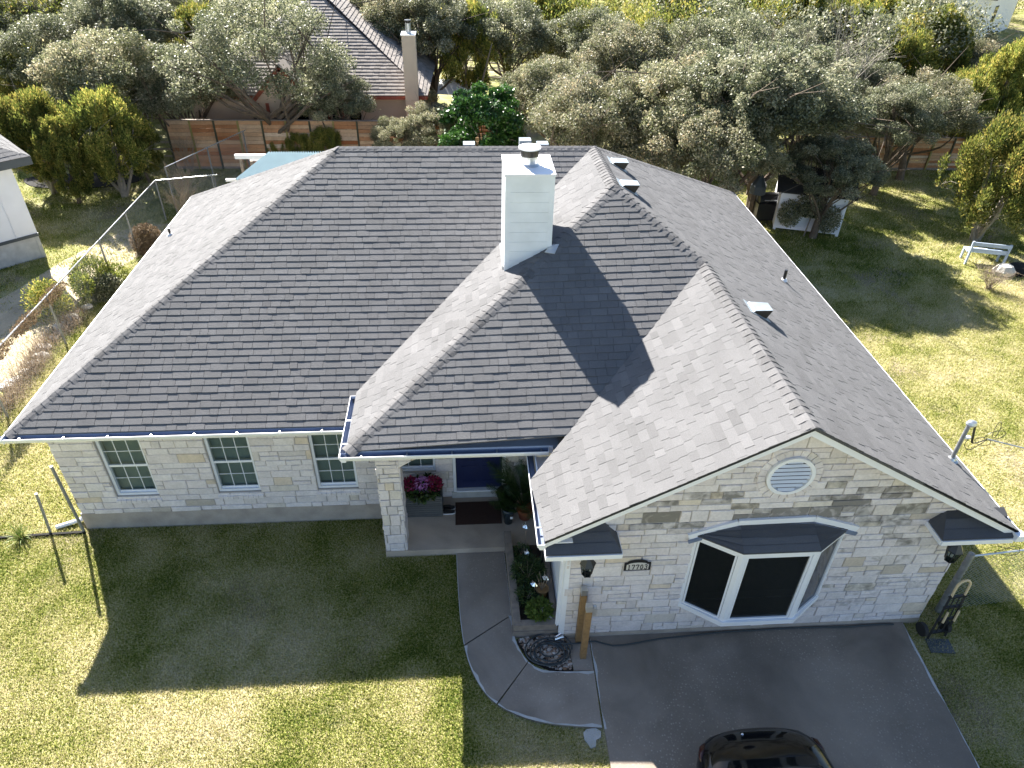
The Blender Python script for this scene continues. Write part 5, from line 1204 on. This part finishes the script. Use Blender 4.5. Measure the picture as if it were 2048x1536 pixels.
# hedge behind the patio roof
for u, v, s, lab in ((600, 285, .36, 'low bright juniper bush behind the corrugated patio roof'), (650, 278, .42, 'bright juniper bush against the board fence above the ridge end'), (560, 290, .3, 'small bright juniper bush left of the ridge end')):
    tp('cedB', u, v, s, lab, name='juniper_bush')

# far woodland as one mass
def woodland():
    rg = np.random.default_rng(77); VV = []; TT = []; V2 = []; T2 = []
    spots = []
    for k in range(210):
        y = rg.uniform(44, 110); x = 8 + (y + 10) * rg.uniform(-.85, .98); spots.append((x, y))
    for k in range(46):
        y = rg.uniform(26, 46); x = rg.uniform(13, 50); spots.append((x, y))
    for k in range(22):
        y = rg.uniform(28, 46); x = rg.uniform(-32, -4); spots.append((x, y))
    for (x, y) in spots:
        dd = Vector((x, y, 3)) - CAM; uu = 1024 + FPX * dd.dot(RX) / dd.dot(FW)
        if uu > 1890 and y < 58: continue
        if 3 < x < 14 and 33 < y < 44: continue
        ced = rg.random() < .5; H = rg.uniform(4, 6.2); R = rg.uniform(1.8, 2.9); k = 26
        if ced: z = rg.random(k); a = rg.random(k) * 6.28; r = R * .8 * np.sin(np.pi * (.1 + .8 * z)); c = np.column_stack([np.cos(a) * r, np.sin(a) * r, .8 + z * (H - 1)])
        else:
            d = rg.normal(size=(k, 3)); d[:, 2] = np.abs(d[:, 2]) - .3; d /= np.linalg.norm(d, axis=1)[:, None]; c = d * R * np.array([.8, .8, .55]); c[:, 2] += H - R * .6
        c += np.array([x, y, 0])
        V, T = leafcloud(rg, c, R * rg.uniform(.22, .36, k), 4600, .16, squash=.8 if not ced else 1.2, up=.8 if ced else 0, elong=2.6 if ced else 1.8)
        (V2 if ced else VV).append(V); (T2 if ced else TT).append(T)
    tag(np_mesh('oak_woodland', np.concatenate(VV), 4, np.concatenate(TT), M['oakgrey']), 'distant grey green oak woodland along the top of the photo', 'woodland', kind='stuff')
    tag(np_mesh('juniper_woodland', np.concatenate(V2), 4, np.concatenate(T2), M['cedar']), 'distant yellow green juniper woodland along the top of the photo', 'woodland', kind='stuff')
woodland()
# leafless trees and brush
def bare(name, loc, H, n, label, cat, seed, mat='twig', spread=.5, r=.03, group=None, depth=3, trunk=True):
    rn = random.Random(seed); m = MB()
    def grow(p, d, L, r, k):
        q = p + d * L * .5 + Vector((rn.gauss(0, .05), rn.gauss(0, .05), 0)) * L; e = p + d * L; m.tube([p, q, e], [r, r * .8, r * .55], 4, rn.random(), cap=False)
        if k:
            for i in range(rn.randint(2, 4)): dd = (d + Vector((rn.gauss(0, spread), rn.gauss(0, spread), rn.gauss(0, spread * .6)))).normalized(); grow(p.lerp(e, rn.uniform(.45, 1)), dd, L * rn.uniform(.5, .8), r * .55, k - 1)
    for i in range(n):
        a = rn.random() * 6.28; d = Vector((math.cos(a) * spread * .7, math.sin(a) * spread * .7, 1)).normalized(); grow(Vector(loc) + Vector((rn.gauss(0, .06), rn.gauss(0, .06), 0)), d, H * .5 * rn.uniform(.7, 1.1), r, depth)
    return tag(m.obj(name, M[mat], base=loc), label, cat, group)
b = gz(285, 205, 1.5); bare('bare_tree', (b.x, b.y, 0), 4.6, 4, 'leafless grey tree in front of the woods left of the neighbouring house', 'bare tree', 1, mat='barkpale', depth=4, r=.05, spread=.6)
b = gz(1750, 110, 5); bare('bare_tree', (b.x, b.y, 0), 6.5, 4, 'leafless pale treetop in the upper right woods', 'bare tree', 3, mat='barkpale', depth=4, r=.05)
b = gz(1650, 75, 5); bare('bare_tree', (b.x, b.y, 0), 6.5, 4, 'leafless grey treetop among the junipers at upper right', 'bare tree', 4, mat='barkpale', depth=4, r=.05)
bare('bare_shrub', (-2.5, 16.9, 0), 2.0, 12, 'leafless straw brown shrub by the fence behind the left hip', 'shrub', 5, spread=.35, r=.012)
bare('bare_shrub', (-2.2, 15.6, 0), 1.6, 9, 'leafless thin shrub touching the back left roof corner', 'shrub', 6, spread=.35, r=.012)
b = gz(405, 300, 0); bare('bare_shrub', (b.x + .3, 20.9, 0), 2.0, 9, 'pale dry shrub against the left part of the board fence', 'shrub', 16, spread=.3, r=.012)
# bare twigs near the bottom edge
for k, (u, v, h) in enumerate(((1035, 1620, .9), (1075, 1640, .8), (1140, 1600, .7), (1180, 1600, .9), (1000, 1640, .6))):
    b = gz(u, v); rn = random.Random(k); m = MB()
    for j in range(3): e = Vector((rn.gauss(0, .12), rn.gauss(0, .12), h * rn.uniform(.7, 1.1))); m.tube([b, b + e * .5 + Vector((rn.gauss(0, .03), 0, 0)), b + e], [.006, .005, .002], 4)
    if k < 1: base_ = b
    tag(m.obj('bare_twig', M['twig'], base=tuple(b)), 'thin bare twigs rising from the bottom edge of the lawn', 'twig', 'bare twigs at the bottom edge')
# shrubs by the side fence
b = gz(185, 570); bush('shrub', (-3.35, 10.3, 0), .62, 5200, .075, M['cedar'], 'round green shrub growing through the side fence', 'shrub', 21, squash=1.15, up=.4, elong=2.4, tlo=0, thi=.7)
bush('shrub', (-2.95, 9.9, 0), .45, 3000, .08, M['oakgrey'], 'dark leafy shrub at the foot of the side fence', 'shrub', 22, squash=.8)
bush('shrub', (-4.1, 8.9, 0), .6, 2200, .08, M['cedar'], 'thin feathery sapling behind the side fence', 'sapling', 23, squash=1.2, up=.5, elong=3, hollow=.2)
bush('dry_shrub', (-2.75, 13.2, 0), .52, 5200, .06, M['dryleaf'], 'rusty brown dry shrub by the left roof eave', 'shrub', 24, squash=1.1, tlo=0, thi=.6)
for i, (x, y_, lab) in enumerate(((-3.35, 6.0, 'dry brown weeds along the near side fence'), (-3.5, 7.05, 'straw weeds beside the second fence post from the viewer'), (-3.3, 4.75, 'brown weeds at the left edge by the fence'), (-3.35, 8.3, 'short dry weeds behind the limestone rocks'))):
    o = strap(x, y_, 0, 420, .55, 40 + i, 'weeds', lab, 'weeds', 'dryleaf', .007)
    co = np.empty(len(o.data.vertices) * 3, dtype=np.float32); o.data.vertices.foreach_get('co', co); co = co.reshape(-1, 4, 3); rg = np.random.default_rng(i); 
    nb_ = len(co) // 5; sh = np.repeat(rg.normal(size=(nb_, 2)) * np.array([.16, .42]), 5, axis=0); co[:, :, :2] += sh[:, None, :]; o.data.vertices.foreach_set('co', co.ravel())
ms_ = MB(); ms_.prism([(-9.5, 2.5), (-3.75, 2.8), (-3.65, 6.2), (-3.8, 8.3), (-3.6, 10.4), (-3.2, 12.2), (-2.2, 14.6), (-2.6, 15.6), (-4.2, 15.0), (-5.3, 12.6), (-5.9, 10.4), (-6.6, 8.6), (-9.5, 6.4)], -.02, .005)
so_ = pm('dry_bare_ground', (.46, .38, .27), .95, .22, 2.2, bump=.8, bscale=30, fine=.22, fscale=45); tag(ms_.obj('bare_ground', so_, base=(-6, 8, 0)), kind='structure')
for i in range(3):
    o = leafy('vine', None, (-3.03, 4.6 + i * 1.5, 1.42), .62, 1300, .07, M['dryleaf'], 60 + i, elong=2.2, squash=.22, hollow=.1); o.scale = (.3, 1.2, 1); tag(o, ('brown dried vine on the fence rail nearest the viewer', 'brown dried vine on the fence rail second from the viewer', 'brown dried vine on the fence rail farthest from the viewer')[i], 'vine')
rk = [(144, 637), (130, 648), (119, 657), (117, 668), (108, 678), (88, 697), (84, 714), (69, 727), (50, 745), (34, 761), (22, 767), (12, 776), (122, 610), (175, 615)]
for i, (u, v) in enumerate(rk):
    b = gz(u, v); rn = random.Random(i); m = MB(); r = rn.uniform(.12, .21)
    m.lathe((b.x, b.y, -.02), [(r * .9, 0), (r, r * .35), (r * .8, r * .65), (r * .3, r * .75)], 8, rn.random(), sx=rn.uniform(.8, 1.4), sy=rn.uniform(.7, 1.0))
    m.v = [(x + rn.gauss(0, r * .08), y_ + rn.gauss(0, r * .08), z + rn.gauss(0, r * .05)) for x, y_, z in m.v]
    tag(m.obj('border_rock', M['rock']), 'pale limestone rock in the row edging the lawn by the side fence', 'rock', 'limestone rocks along the side fence')

# ---- board fences
def boardfence(p0, p1, h, label, seed, npost, name='board_fence', both=True):
    p0 = Vector((*p0, 0)); p1 = Vector((*p1, 0)); d = (p1 - p0).normalized(); L = (p1 - p0).length; t = thing(name, p0, label, 'fence', 'horizontal board fences'); rn = random.Random(seed); nn = Vector((d.y, -d.x, 0))
    for k in range(npost):
        a = L * k / npost; b = L * (k + 1) / npost; m = MB(); z = .1; rows = 12; bh = (h - .1) / rows
        for r_ in range(rows):
            q0 = p0 + d * (a + .01) + Z * (z + bh / 2 + rn.uniform(-.004, .004)); q1 = p0 + d * (b - .01) + Z * (z + bh / 2 + rn.uniform(-.004, .004)); m.bar(q0, q1, .022, bh - .012, min(1, max(0, rn.gauss(.46, .24)))); z += bh
        m.obj('board_panel', M['fence'], t)
        m = MB(); q = p0 + d * a + nn * .04; m.bar(q, q + Z * (h + .02), .07, .05); m.obj('post', M['fencepost' if k % 2 == 0 else 'fencepost2'], t)
    m = MB(); m.bar(p0 + Z * (h + .03), p1 + Z * (h + .03), .12, .03); m.obj('cap_rail', M['wood'], t)
    m = MB(); m.bar(p0 + Z * .05, p1 + Z * .05, .05, .12); m.obj('kick_board', M['wood'], t)
boardfence((-4.32, 21.35), (9.6, 21.1), 2.05, 'long horizontal board fence with rust stained panels in front of the neighbouring house', 1, 14)
boardfence((24.6, 20.9), (31, 20.7), 1.45, 'orange brown board fence in shade beyond the side lawn', 2, 7)
def rails(p0, p1, hs_, label, n, name='rail_fence'):
    p0 = Vector((*p0, 0)); p1 = Vector((*p1, 0)); t = thing(name, p0, label, 'fence'); m = MB()
    for h in hs_:
        for k in range(n): a = p0.lerp(p1, k / n); b = p0.lerp(p1, (k + 1.04) / n); m = MB(); m.tube([a + Z * h, b + Z * (h + .04)], .05, 6); m.obj('rail', M['barkpale'], t)
    for k in range(n + 1): a = p0.lerp(p1, k / n); m = MB(); m.tube([a, a + Z * (max(hs_) + .2)], .075, 7); m.obj('post', M['bark'], t)
rails((-12.5, 22.6), (-4.5, 22.0), (.3, .6, .9), 'low weathered rail fence behind the mulch bed', 4)
rails((5.6, 38.5), (13.5, 34.3), (.4, .8, 1.2), 'split rail fence beyond the neighbouring house', 4)

# ---- left neighbour (white building)
nb = thing('outbuilding', (-6, 12.84, 0), 'white panelled building with dark slate trim at the left edge', 'building')
c0 = Vector((-6.0, 12.84, 0)); fd = Vector((-.74, -.67, 0)).normalized(); bd = Vector((fd.y, -fd.x, 0))
if bd.y < 0: bd = -bd
def slab(m, o, a, b, z0, z1, th, inw): m.extr([o + a * 0 + Z * z0, o + a * b + Z * z0, o + a * b + Z * z1, o + Z * z1], inw * th)
m = MB(); slab(m, c0, fd, 5.5, .83, 3.1, .1, bd); slab(m, c0 + bd * .001, bd, 5, .83, 3.1, .1, fd); m.obj('wall', M['white'], nb)
m = MB(); slab(m, c0 + bd * .02, fd, 5.5, -.1, .80, .1, bd); slab(m, c0 + fd * .02, bd, 5, -.1, .80, .1, fd); m.obj('foundation', M['edge'], nb)
m = MB(); slab(m, c0 - bd * .03 - fd * .02, fd, 5.5, .76, .86, .04, bd); m.obj('base_trim', M['slate'], nb)
m = MB()
for k in range(1, 9): q = c0 + fd * (k * .62) - bd * .02; m.bar(q + Z * .86, q + Z * 3.1, .012, .02)
m.obj('batten', M['white'], nb)
e0 = gz(60, 311, 3.39); e0 = Vector((e0.x, e0.y, 0)); m = MB(); m.extr([e0 + Z * 3.12, e0 + fd * 7 + Z * 3.12, e0 + fd * 7 + Z * 3.36, e0 + Z * 3.36], bd * .06); m.extr([e0 + bd * .06 + Z * 3.12, e0 + bd * 7 + Z * 3.12, e0 + bd * 7 + Z * 3.36, e0 + bd * .06 + Z * 3.36], fd * .06); m.obj('fascia', M['slate'], nb)
m = MB(); e1 = e0 + Z * 3.37; top = e1 + fd * 4 + bd * 4 + Z * 1.7; m.poly([e1, e1 + fd * 8, top + fd * .0]); n1 = (fd.cross(top - e1)).normalized(); n1 = n1 if n1.z > 0 else -n1
shingle(m, [[e1, e1 + fd * 8, top]], e1, -fd, n1, 5, expo=.2, wmax=.5); n2 = (bd.cross(top - e1)).normalized(); n2 = n2 if n2.z > 0 else -n2; shingle(m, [[e1, e1 + bd * 8, top]], e1, -bd, n2, 6, expo=.2, wmax=.5); m.obj('roof', M['shingle'], nb)
m = MB(); m.tube(arc_pts([(-7.0, 11.7, .45), (-6.98, 11.68, .3), (-7.02, 11.66, .1), (-7.0, 11.6, .0)]), .015, 6); m.obj('pipe', M['black'], nb)

# ---- patio cover behind the left hip
pv = thing('patio_cover', (1.5, 13, 0), 'pale blue green corrugated metal patio cover behind the roof ridge', 'patio cover')
q = [gz(468, 362, 2.35), gz(537, 307, 2.75), gz(668, 306, 2.75), gz(668, 362, 2.35)]; m = MB()
N_ = 27
for k in range(N_):
    f0, f1, fm_ = k / N_, (k + 1) / N_, (k + .5) / N_; a0, a1, am_ = q[0].lerp(q[3], f0), q[0].lerp(q[3], f1), q[0].lerp(q[3], fm_) + Z * .08; b0, b1, bm_ = q[1].lerp(q[2], f0), q[1].lerp(q[2], f1), q[1].lerp(q[2], fm_) + Z * .08
    m.poly([a0, am_, bm_, b0], .2); m.poly([am_, a1, b1, bm_], .8)  # one side of each ridge tinted darker, painting in the relief shading
m.obj('roof_sheet', M['tin'], pv)
m = MB(); p = gz(470, 313, 2.6); m.bar(p, p + X * 1.6, .12, .14); m.obj('beam', M['white'], pv); m = MB(); p = gz(500, 318, 2.4); m.bar(p, p + X * 1.4, .1, .12); m.obj('beam', M['white'], pv); m = MB(); p = gz(452, 360, 2.2); m.bar(p, p + X * 1.6, .08, .08); m.obj('beam', M['white'], pv)
for p in (gz(478, 318, 2.5), gz(500, 322, 2.4), q[0] + Vector((.6, .1, 0))): m = MB(); m.bar((p.x + .05, p.y, 0), (p.x + .05, p.y, p.z), .09, .09); m.obj('post', M['wood'], pv)

# ---- neighbouring house behind
nh = thing('neighbour_house', (3, 26, 0), 'peach stucco house with grey tiled hip roof and rust red trim behind the fence', 'house')
EH = 2.7; ex0, ex1, ey0 = -4.2, 6.6, 22.75; rdg = Vector((2.55, 27.2, 7.1))
m = MB(); m.bb(ex0 + .5, 6.25, ey0 + .45, 33, 0, EH); m.obj('wall', M['stucco'], nh)
rl = MB(); e = [Vector((ex0, ey0, EH)), Vector((ex1, ey0, EH)), Vector((7.1, 29.0, EH)), Vector((7.1, 33.5, EH)), Vector((ex0, 33.5, EH))]
ra = gz(632, 2, 6.3); ra = Vector((ra.x, ra.y, 6.3)); ra = Vector((1.55, 27.7, 6.0)); rb = Vector((1.9, 29.5, 6.0))
hipR = Vector((2.6, 26.9, 5.3))
def rface(pts, sd, ud):
    n = plane3(*pts[:3]); deck(rl, pts, n); shingle(rl, [list(pts)], pts[0], ud, n, sd, expo=.19, wmin=.24, wmax=.3, th=(.024, .027), dp=.022)
rface([e[0], e[1], ra], 61, X); rface([e[1], Vector((ex1 + .3, 30.5, EH)), rb, ra], 62, Y); rface([e[0], ra, rb, Vector((ex0, 34, EH))], 63, -Y)
rl.obj('roof', M['tile'], nh)
m = MB(); a, b, c_ = Vector((-.85, ey0 - .25, 2.45)), Vector((.45, ey0 - .25, 3.75)), Vector((1.9, ey0 - .25, 2.45))
m.extr([a, b, c_], (0, .2, 0)); m.extr([Vector((-.75, ey0 - .24, 0)), Vector((1.8, ey0 - .24, 0)), Vector((1.8, ey0 - .24, 2.45)), Vector((-.75, ey0 - .24, 2.45))], (0, .68, 0)); m.obj('gable_wall', M['stucco'], nh)
m = MB(); m.bar(a + Vector((-.15, -.05, -.05)), b + Vector((0, -.05, .1)), .1, .2); m.bar(b + Vector((0, -.05, .1)), c_ + Vector((.15, -.05, -.05)), .1, .2); m.obj('rake_trim', M['rust'], nh)
m = MB()
for (p, s_) in ((a, -1), (c_, 1)):
    o_ = p + Vector((s_ * .25, -.15, -.08)); t_ = b + Vector((0, -.15, .22)); m.extr([o_, t_, t_ + Y * 2.2, o_ + Y * .9], (0, 0, .06))
m.obj('gable_roof', M['tile'], nh)
m = MB(); m.bb(ex0, ex1, ey0 - .02, ey0 + .02, EH - .16, EH - .02); m.bb(ex1 - .02, ex1 + .02, ey0 + .03, 29, EH - .16, EH - .02); m.obj('fascia', M['rust'], nh)
for x in (-.75, -.35, 1.8, 2.1, 2.7, 6.2): m = MB(); m.bb(x, x + .14, ey0 - .3 if x < 2 else ey0 + .4, ey0 - .26 if x < 2 else ey0 + .44, 0, 2.45); m.obj('trim_post', M['rust'], nh)
m = MB(); m.bb(.1, 1.4, ey0 - .27, ey0 - .255, .9, 2.1); m.obj('window', M['carglass'], nh)
for x in (2.3, 3.1): m = MB(); m.bb(x, x + .5, ey0 + .41, ey0 + .435, .4, 2.2); m.obj('window', M['carglass'], nh)
ncz = 5.15; m = MB(); m.bb(5.66, 6.22, 22.45, 23.2, 0, ncz); nc = m.obj('chimney', M['stucco'], nh); nc['label'] = 'tall pale chimney with metal flue'
m = MB(); m.bb(5.63, 6.25, 22.42, 23.23, ncz, ncz + .04); m.obj('cap', M['galv'], nc); m = MB(); m.tube([(5.94, 22.8, ncz + .04), (5.94, 22.8, ncz + .42)], .11, 14); m.obj('flue', M['galv'], nc); m = MB(); m.lathe((5.94, 22.8, ncz + .42), [(.10, 0), (.10, .07), (.14, .08), (.14, .12), (0, .13)], 14); m.obj('flue_cap', M['black'], nc)
# tarp / canopy
b = gz(900, 175, 1.3); tc_ = thing('canopy', (b.x, b.y, 0), 'white canopy beside the neighbouring house', 'canopy'); m = MB()
q = [Vector((b.x - 1.1, b.y - .9, 1.2)), Vector((b.x + 1.3, b.y - .9, 1.1)), Vector((b.x + 1.3, b.y + 1, 1.3)), Vector((b.x - 1, b.y + 1, 1.4))]; top = Vector((b.x, b.y, 1.8))
for i in range(4): m.poly([q[i], q[(i + 1) % 4], top])
m.obj('cloth', M['white'], tc_)
for p in q: m = MB(); m.tube([(p.x, p.y, 0), p], .03, 6); m.obj('pole', M['pole'], tc_)

# ---- shed on the right
shd = thing('garden_shed', (20.8, 15, 0), 'small white shed with dark roof under the dark oak', 'shed')
s0 = Vector((19.72, 14.48, 0)); s1 = Vector((21.94, 13.75, 0)); sx_ = (s1 - s0).normalized(); sy_ = Vector((-sx_.y, sx_.x, 0)); L = (s1 - s0).length; SH = 1.6
def pt(a, b, z): return s0 + sx_ * a + sy_ * b + Z * z
m = MB()
for z in (0.08, .34, .62, .9, 1.18): m.extr([pt(0, 0, z), pt(L, 0, z), pt(L, 0, z + .27), pt(0, 0, z + .27)], sy_ * .06)
m.extr([pt(L, .061, .08), pt(L, 2, .08), pt(L, 2, SH), pt(L, .061, SH)], -sx_ * .06); m.extr([pt(0, .061, .08), pt(0, 2, .08), pt(0, 2, SH), pt(0, .061, SH)], sx_ * .06); m.extr([pt(0, 0, 1.4), pt(L, 0, 1.4), pt(L, 0, SH), pt(0, 0, SH)], sy_ * .06)
m.extr([pt(.0, 1.94, 0), pt(L, 1.94, 0), pt(L, 1.94, SH), pt(0, 1.94, SH)], sy_ * .06)
m.obj('wall', M['white'], shd)
m = MB()
for a in (0, L - .1): m.extr([pt(a, -.03, .0), pt(a + .1, -.03, .0), pt(a + .1, -.03, SH), pt(a, -.03, SH)], sy_ * .03)
m.extr([pt(.1, -.03, .08), pt(L - .1, -.03, .08), pt(L - .1, -.03, .22), pt(.1, -.03, .22)], sy_ * .028); m.obj('trim', M['white'], shd)
m = MB(); m.extr([pt(.85, -.02, .62), pt(1.4, -.02, .62), pt(1.4, -.02, 1.2), pt(.85, -.02, 1.2)], -sy_ * .01); m.obj('window', M['carglass'], shd)
m = MB(); m.bar(pt(.80, -.05, .58), pt(1.45, -.05, .58), .05, .06); m.obj('sill', M['white'], shd)
m = MB(); r0 = [pt(-.2, -.25, SH - .05), pt(L + .25, -.25, SH - .05), pt(L + .25, 1, SH + .55), pt(-.2, 1, SH + .55)]; n_ = plane3(*r0[:3]); deck(m, r0, n_, .05); shingle(m, [list(r0)], r0[0], sx_, n_, 71)
r0 = [pt(-.2, 2.2, SH - .05), pt(L + .25, 2.2, SH - .05), pt(L + .25, 1, SH + .55), pt(-.2, 1, SH + .55)]; deck(m, r0, plane3(*r0[:3]), .05); m.obj('roof', M['deck'], shd)
for i, (a, z, r, lab) in enumerate(((.45, .75, .42, 'dark leafy vine on the left half of the shed wall'), (1.8, .7, .45, 'dark leafy vine on the right half of the shed wall'), (1.1, 1.25, .5, 'vine foliage hanging over the shed window'))):
    p = pt(a, -.2, z); o = leafy('vine', None, tuple(p), r, 2300, .08, M['oakgrey'], 80 + i, squash=1.15, hollow=.2); tag(o, lab, 'vine')
m = MB(); p = gz(1612, 440, .1); m.bar(pt(1.1, -.35, 0), pt(1.25, -.1, 1.0), .04, .04); single(m, 'wooden_stake', M['wood'], 'slanted wooden stake leaning on the shed wall', 'stake')
# grill + poles beside the shed
b = gz(1535, 425, .3); gr = thing('grill', (b.x, b.y, 0), 'dark covered grill left of the white shed', 'grill'); m = MB(); m.bb(b.x - .55, b.x + .35, b.y - .3, b.y + .3, .1, .75); m.obj('cabinet', M['black'], gr); m = MB(); m.tube([(b.x - .5, b.y, .85), (b.x + .3, b.y, .85)], .25, 16); m.obj('lid', M['black'], gr); m = MB(); m.tube([(b.x - .35, b.y - .3, .9), (b.x + .15, b.y - .3, .9)], .02, 8); m.obj('handle', M['galv'], gr)
um = gz(1510, 405, .0); t = thing('patio_umbrella', (um.x + .4, um.y, 0), 'closed dark umbrella hanging on poles by the roof edge near the shed', 'umbrella')
for k, (u0, v0, u1, v1) in enumerate(((1499, 395, 1504, 362), (1509, 423, 1517, 385))):
    p = gz(u0, v0, .3); q_ = gy(u1, v1, p.y); m = MB(); m.tube([(p.x, p.y, 0), q_], .03, 8); m.obj('pole', M['pole'], t)
p = gy(1518, 370, gz(1509, 423, .3).y); m = MB(); m.lathe((p.x, p.y, p.z - .3), [(.32, 0), (.3, .3), (.12, .6), (.03, .75)], 8); m.obj('cloth', M['slate'], t)
# ---- bench
bn = thing('garden_bench', (26.3, 11.35, 0), 'weathered blue grey slatted bench on the side lawn', 'bench')
b0 = Vector((25.45, 11.5, 0)); b1 = Vector((26.65, 11.15, 0)); bxv = (b1 - b0).normalized(); byv = Vector((-bxv.y, bxv.x, 0)); L = (b1 - b0).length
for z, d_ in ((.55, .08), (.78, .12)): m = MB(); m.bar(b0 + byv * d_ * -1 + Z * z, b1 + byv * d_ * -1 + Z * z, .03, .13); m.obj('back_slat', M['benchblue'], bn)
for d_ in (.1, .24, .38): m = MB(); m.bar(b0 + byv * d_ + Z * .42, b1 + byv * d_ + Z * .42, .11, .03); m.obj('seat_slat', M['benchblue'], bn)
for a in (.04, L - .04):
    for d_, h in ((-.1, .86), (.42, .42)): q_ = b0 + bxv * a + byv * d_; m = MB(); m.bar(q_, q_ + Z * h, .06, .06); m.obj('leg', M['benchblue'], bn)
# brush and rocks at the right edge
bare('dry_brush', (25.2, 9.6, 0), 1.0, 26, 'grey dry brush in front of the garden bench', 'brush', 9, spread=.7, r=.009); bare('dry_brush', (26.2, 9.0, 0), 1.0, 26, 'grey dry brush at the right edge below the bench', 'brush', 10, spread=.7, r=.009)
bush('shrub', (26.2, 7.2, 0), 1.0, 5200, .09, M['oak'], 'pale leafy shrub at the right edge of the lawn', 'shrub', 40, squash=.9, hollow=.3)
m = MB(); b = gz(2005, 548); m.lathe((b.x, b.y, 0), [(.25, 0), (.3, .15), (.18, .32), (.05, .36)], 9, sx=1.3); single(m, 'rock', M['rock'], 'white boulder right of the garden bench', 'rock')
m = MB(); b = gz(2025, 545); m.lathe((b.x + .2, b.y, 0), [(.4, 0), (.42, .12), (.3, .25), (.1, .3)], 9, sx=1.3); single(m, 'rock', M['mulch'], 'dark boulder at the right edge beside the white boulder', 'rock')
# ---- white buildings at the right edge
w1 = thing('outbuilding', (34, 24, 0), 'white building with a louvred gable at the right edge', 'building')
g0 = gz(1990, 300, 0); m = MB(); A0 = gz(1968, 312, 0); B0 = gz(2075, 322, 0); fv = (B0 - A0).normalized(); iv = Vector((-fv.y, fv.x, 0))
zt1 = 2.0; zt2 = 2.7; Lw = (B0 - A0).length
m.extr([A0, B0, B0 + Z * zt1, A0 + fv * Lw / 2 + Z * zt2, A0 + Z * zt1], iv * .1); m.extr([A0 + iv * .1, A0 + iv * 5, A0 + iv * 5 + Z * zt1, A0 + iv * .1 + Z * zt1], fv * .1); m.obj('wall', M['white'], w1)
m = MB(); c_ = A0 + fv * Lw / 2
for k in range(7): m.extr([c_ - fv * .2 + Z * (1.5 + k * .08) - iv * .02, c_ + fv * .2 + Z * (1.5 + k * .08) - iv * .02, c_ + fv * .2 + Z * (1.55 + k * .08) - iv * .0, c_ - fv * .2 + Z * (1.55 + k * .08) - iv * .0], iv * .004)
m.obj('louvre', M['galv'], w1)
m = MB(); 
for s_, e_ in ((-1, A0), (1, B0)):
    ee = e_ + fv * .3 * s_ + Z * (zt1 - .1); tt = c_ + Z * (zt2 + .02); m.extr([ee - iv * .25, tt - iv * .25, tt + iv * 5.2, ee + iv * 5.2], Z * .06)
m.obj('roof', M['tile'], w1)
w2 = thing('outbuilding', (46, 44, 0), 'far white house with dark eave in the top right corner', 'building')
A0 = gz(1955, 72, 0.5); A0.z = 0; B0 = A0 + Vector((7, 6.5, 0)); fv = (B0 - A0).normalized(); iv = Vector((-fv.y, fv.x, 0)); m = MB(); m.extr([A0, B0, B0 + Z * 4.4, A0 + Z * 3.2], iv * .2)
m.extr([A0 + iv * .2, A0 + iv * 6, A0 + iv * 6 + Z * 3.2, A0 + iv * .2 + Z * 3.2], fv * .2); m.obj('wall', M['white'], w2)
m = MB(); m.bar(A0 - fv * .4 - iv * .3 + Z * 3.2, B0 - iv * .3 + Z * 4.5, .5, .2); m.obj('eave', M['slate'], w2)
m = MB(); m.extr([A0 - fv * .5 - iv * .4 + Z * 3.35, B0 - iv * .4 + Z * 4.65, B0 + iv * 6 + Z * 5.2, A0 + iv * 6 - fv * .5 + Z * 3.9], Z * .06); m.obj('roof', M['tile'], w2)
m = MB(); q_ = A0 + fv * 2.4 - iv * .03; m.extr([q_ + Z * 1.2, q_ + fv * 1 + Z * 1.2, q_ + fv * 1 + Z * 2.4, q_ + Z * 2.4], iv * .02); m.obj('window', M['carglass'], w2)
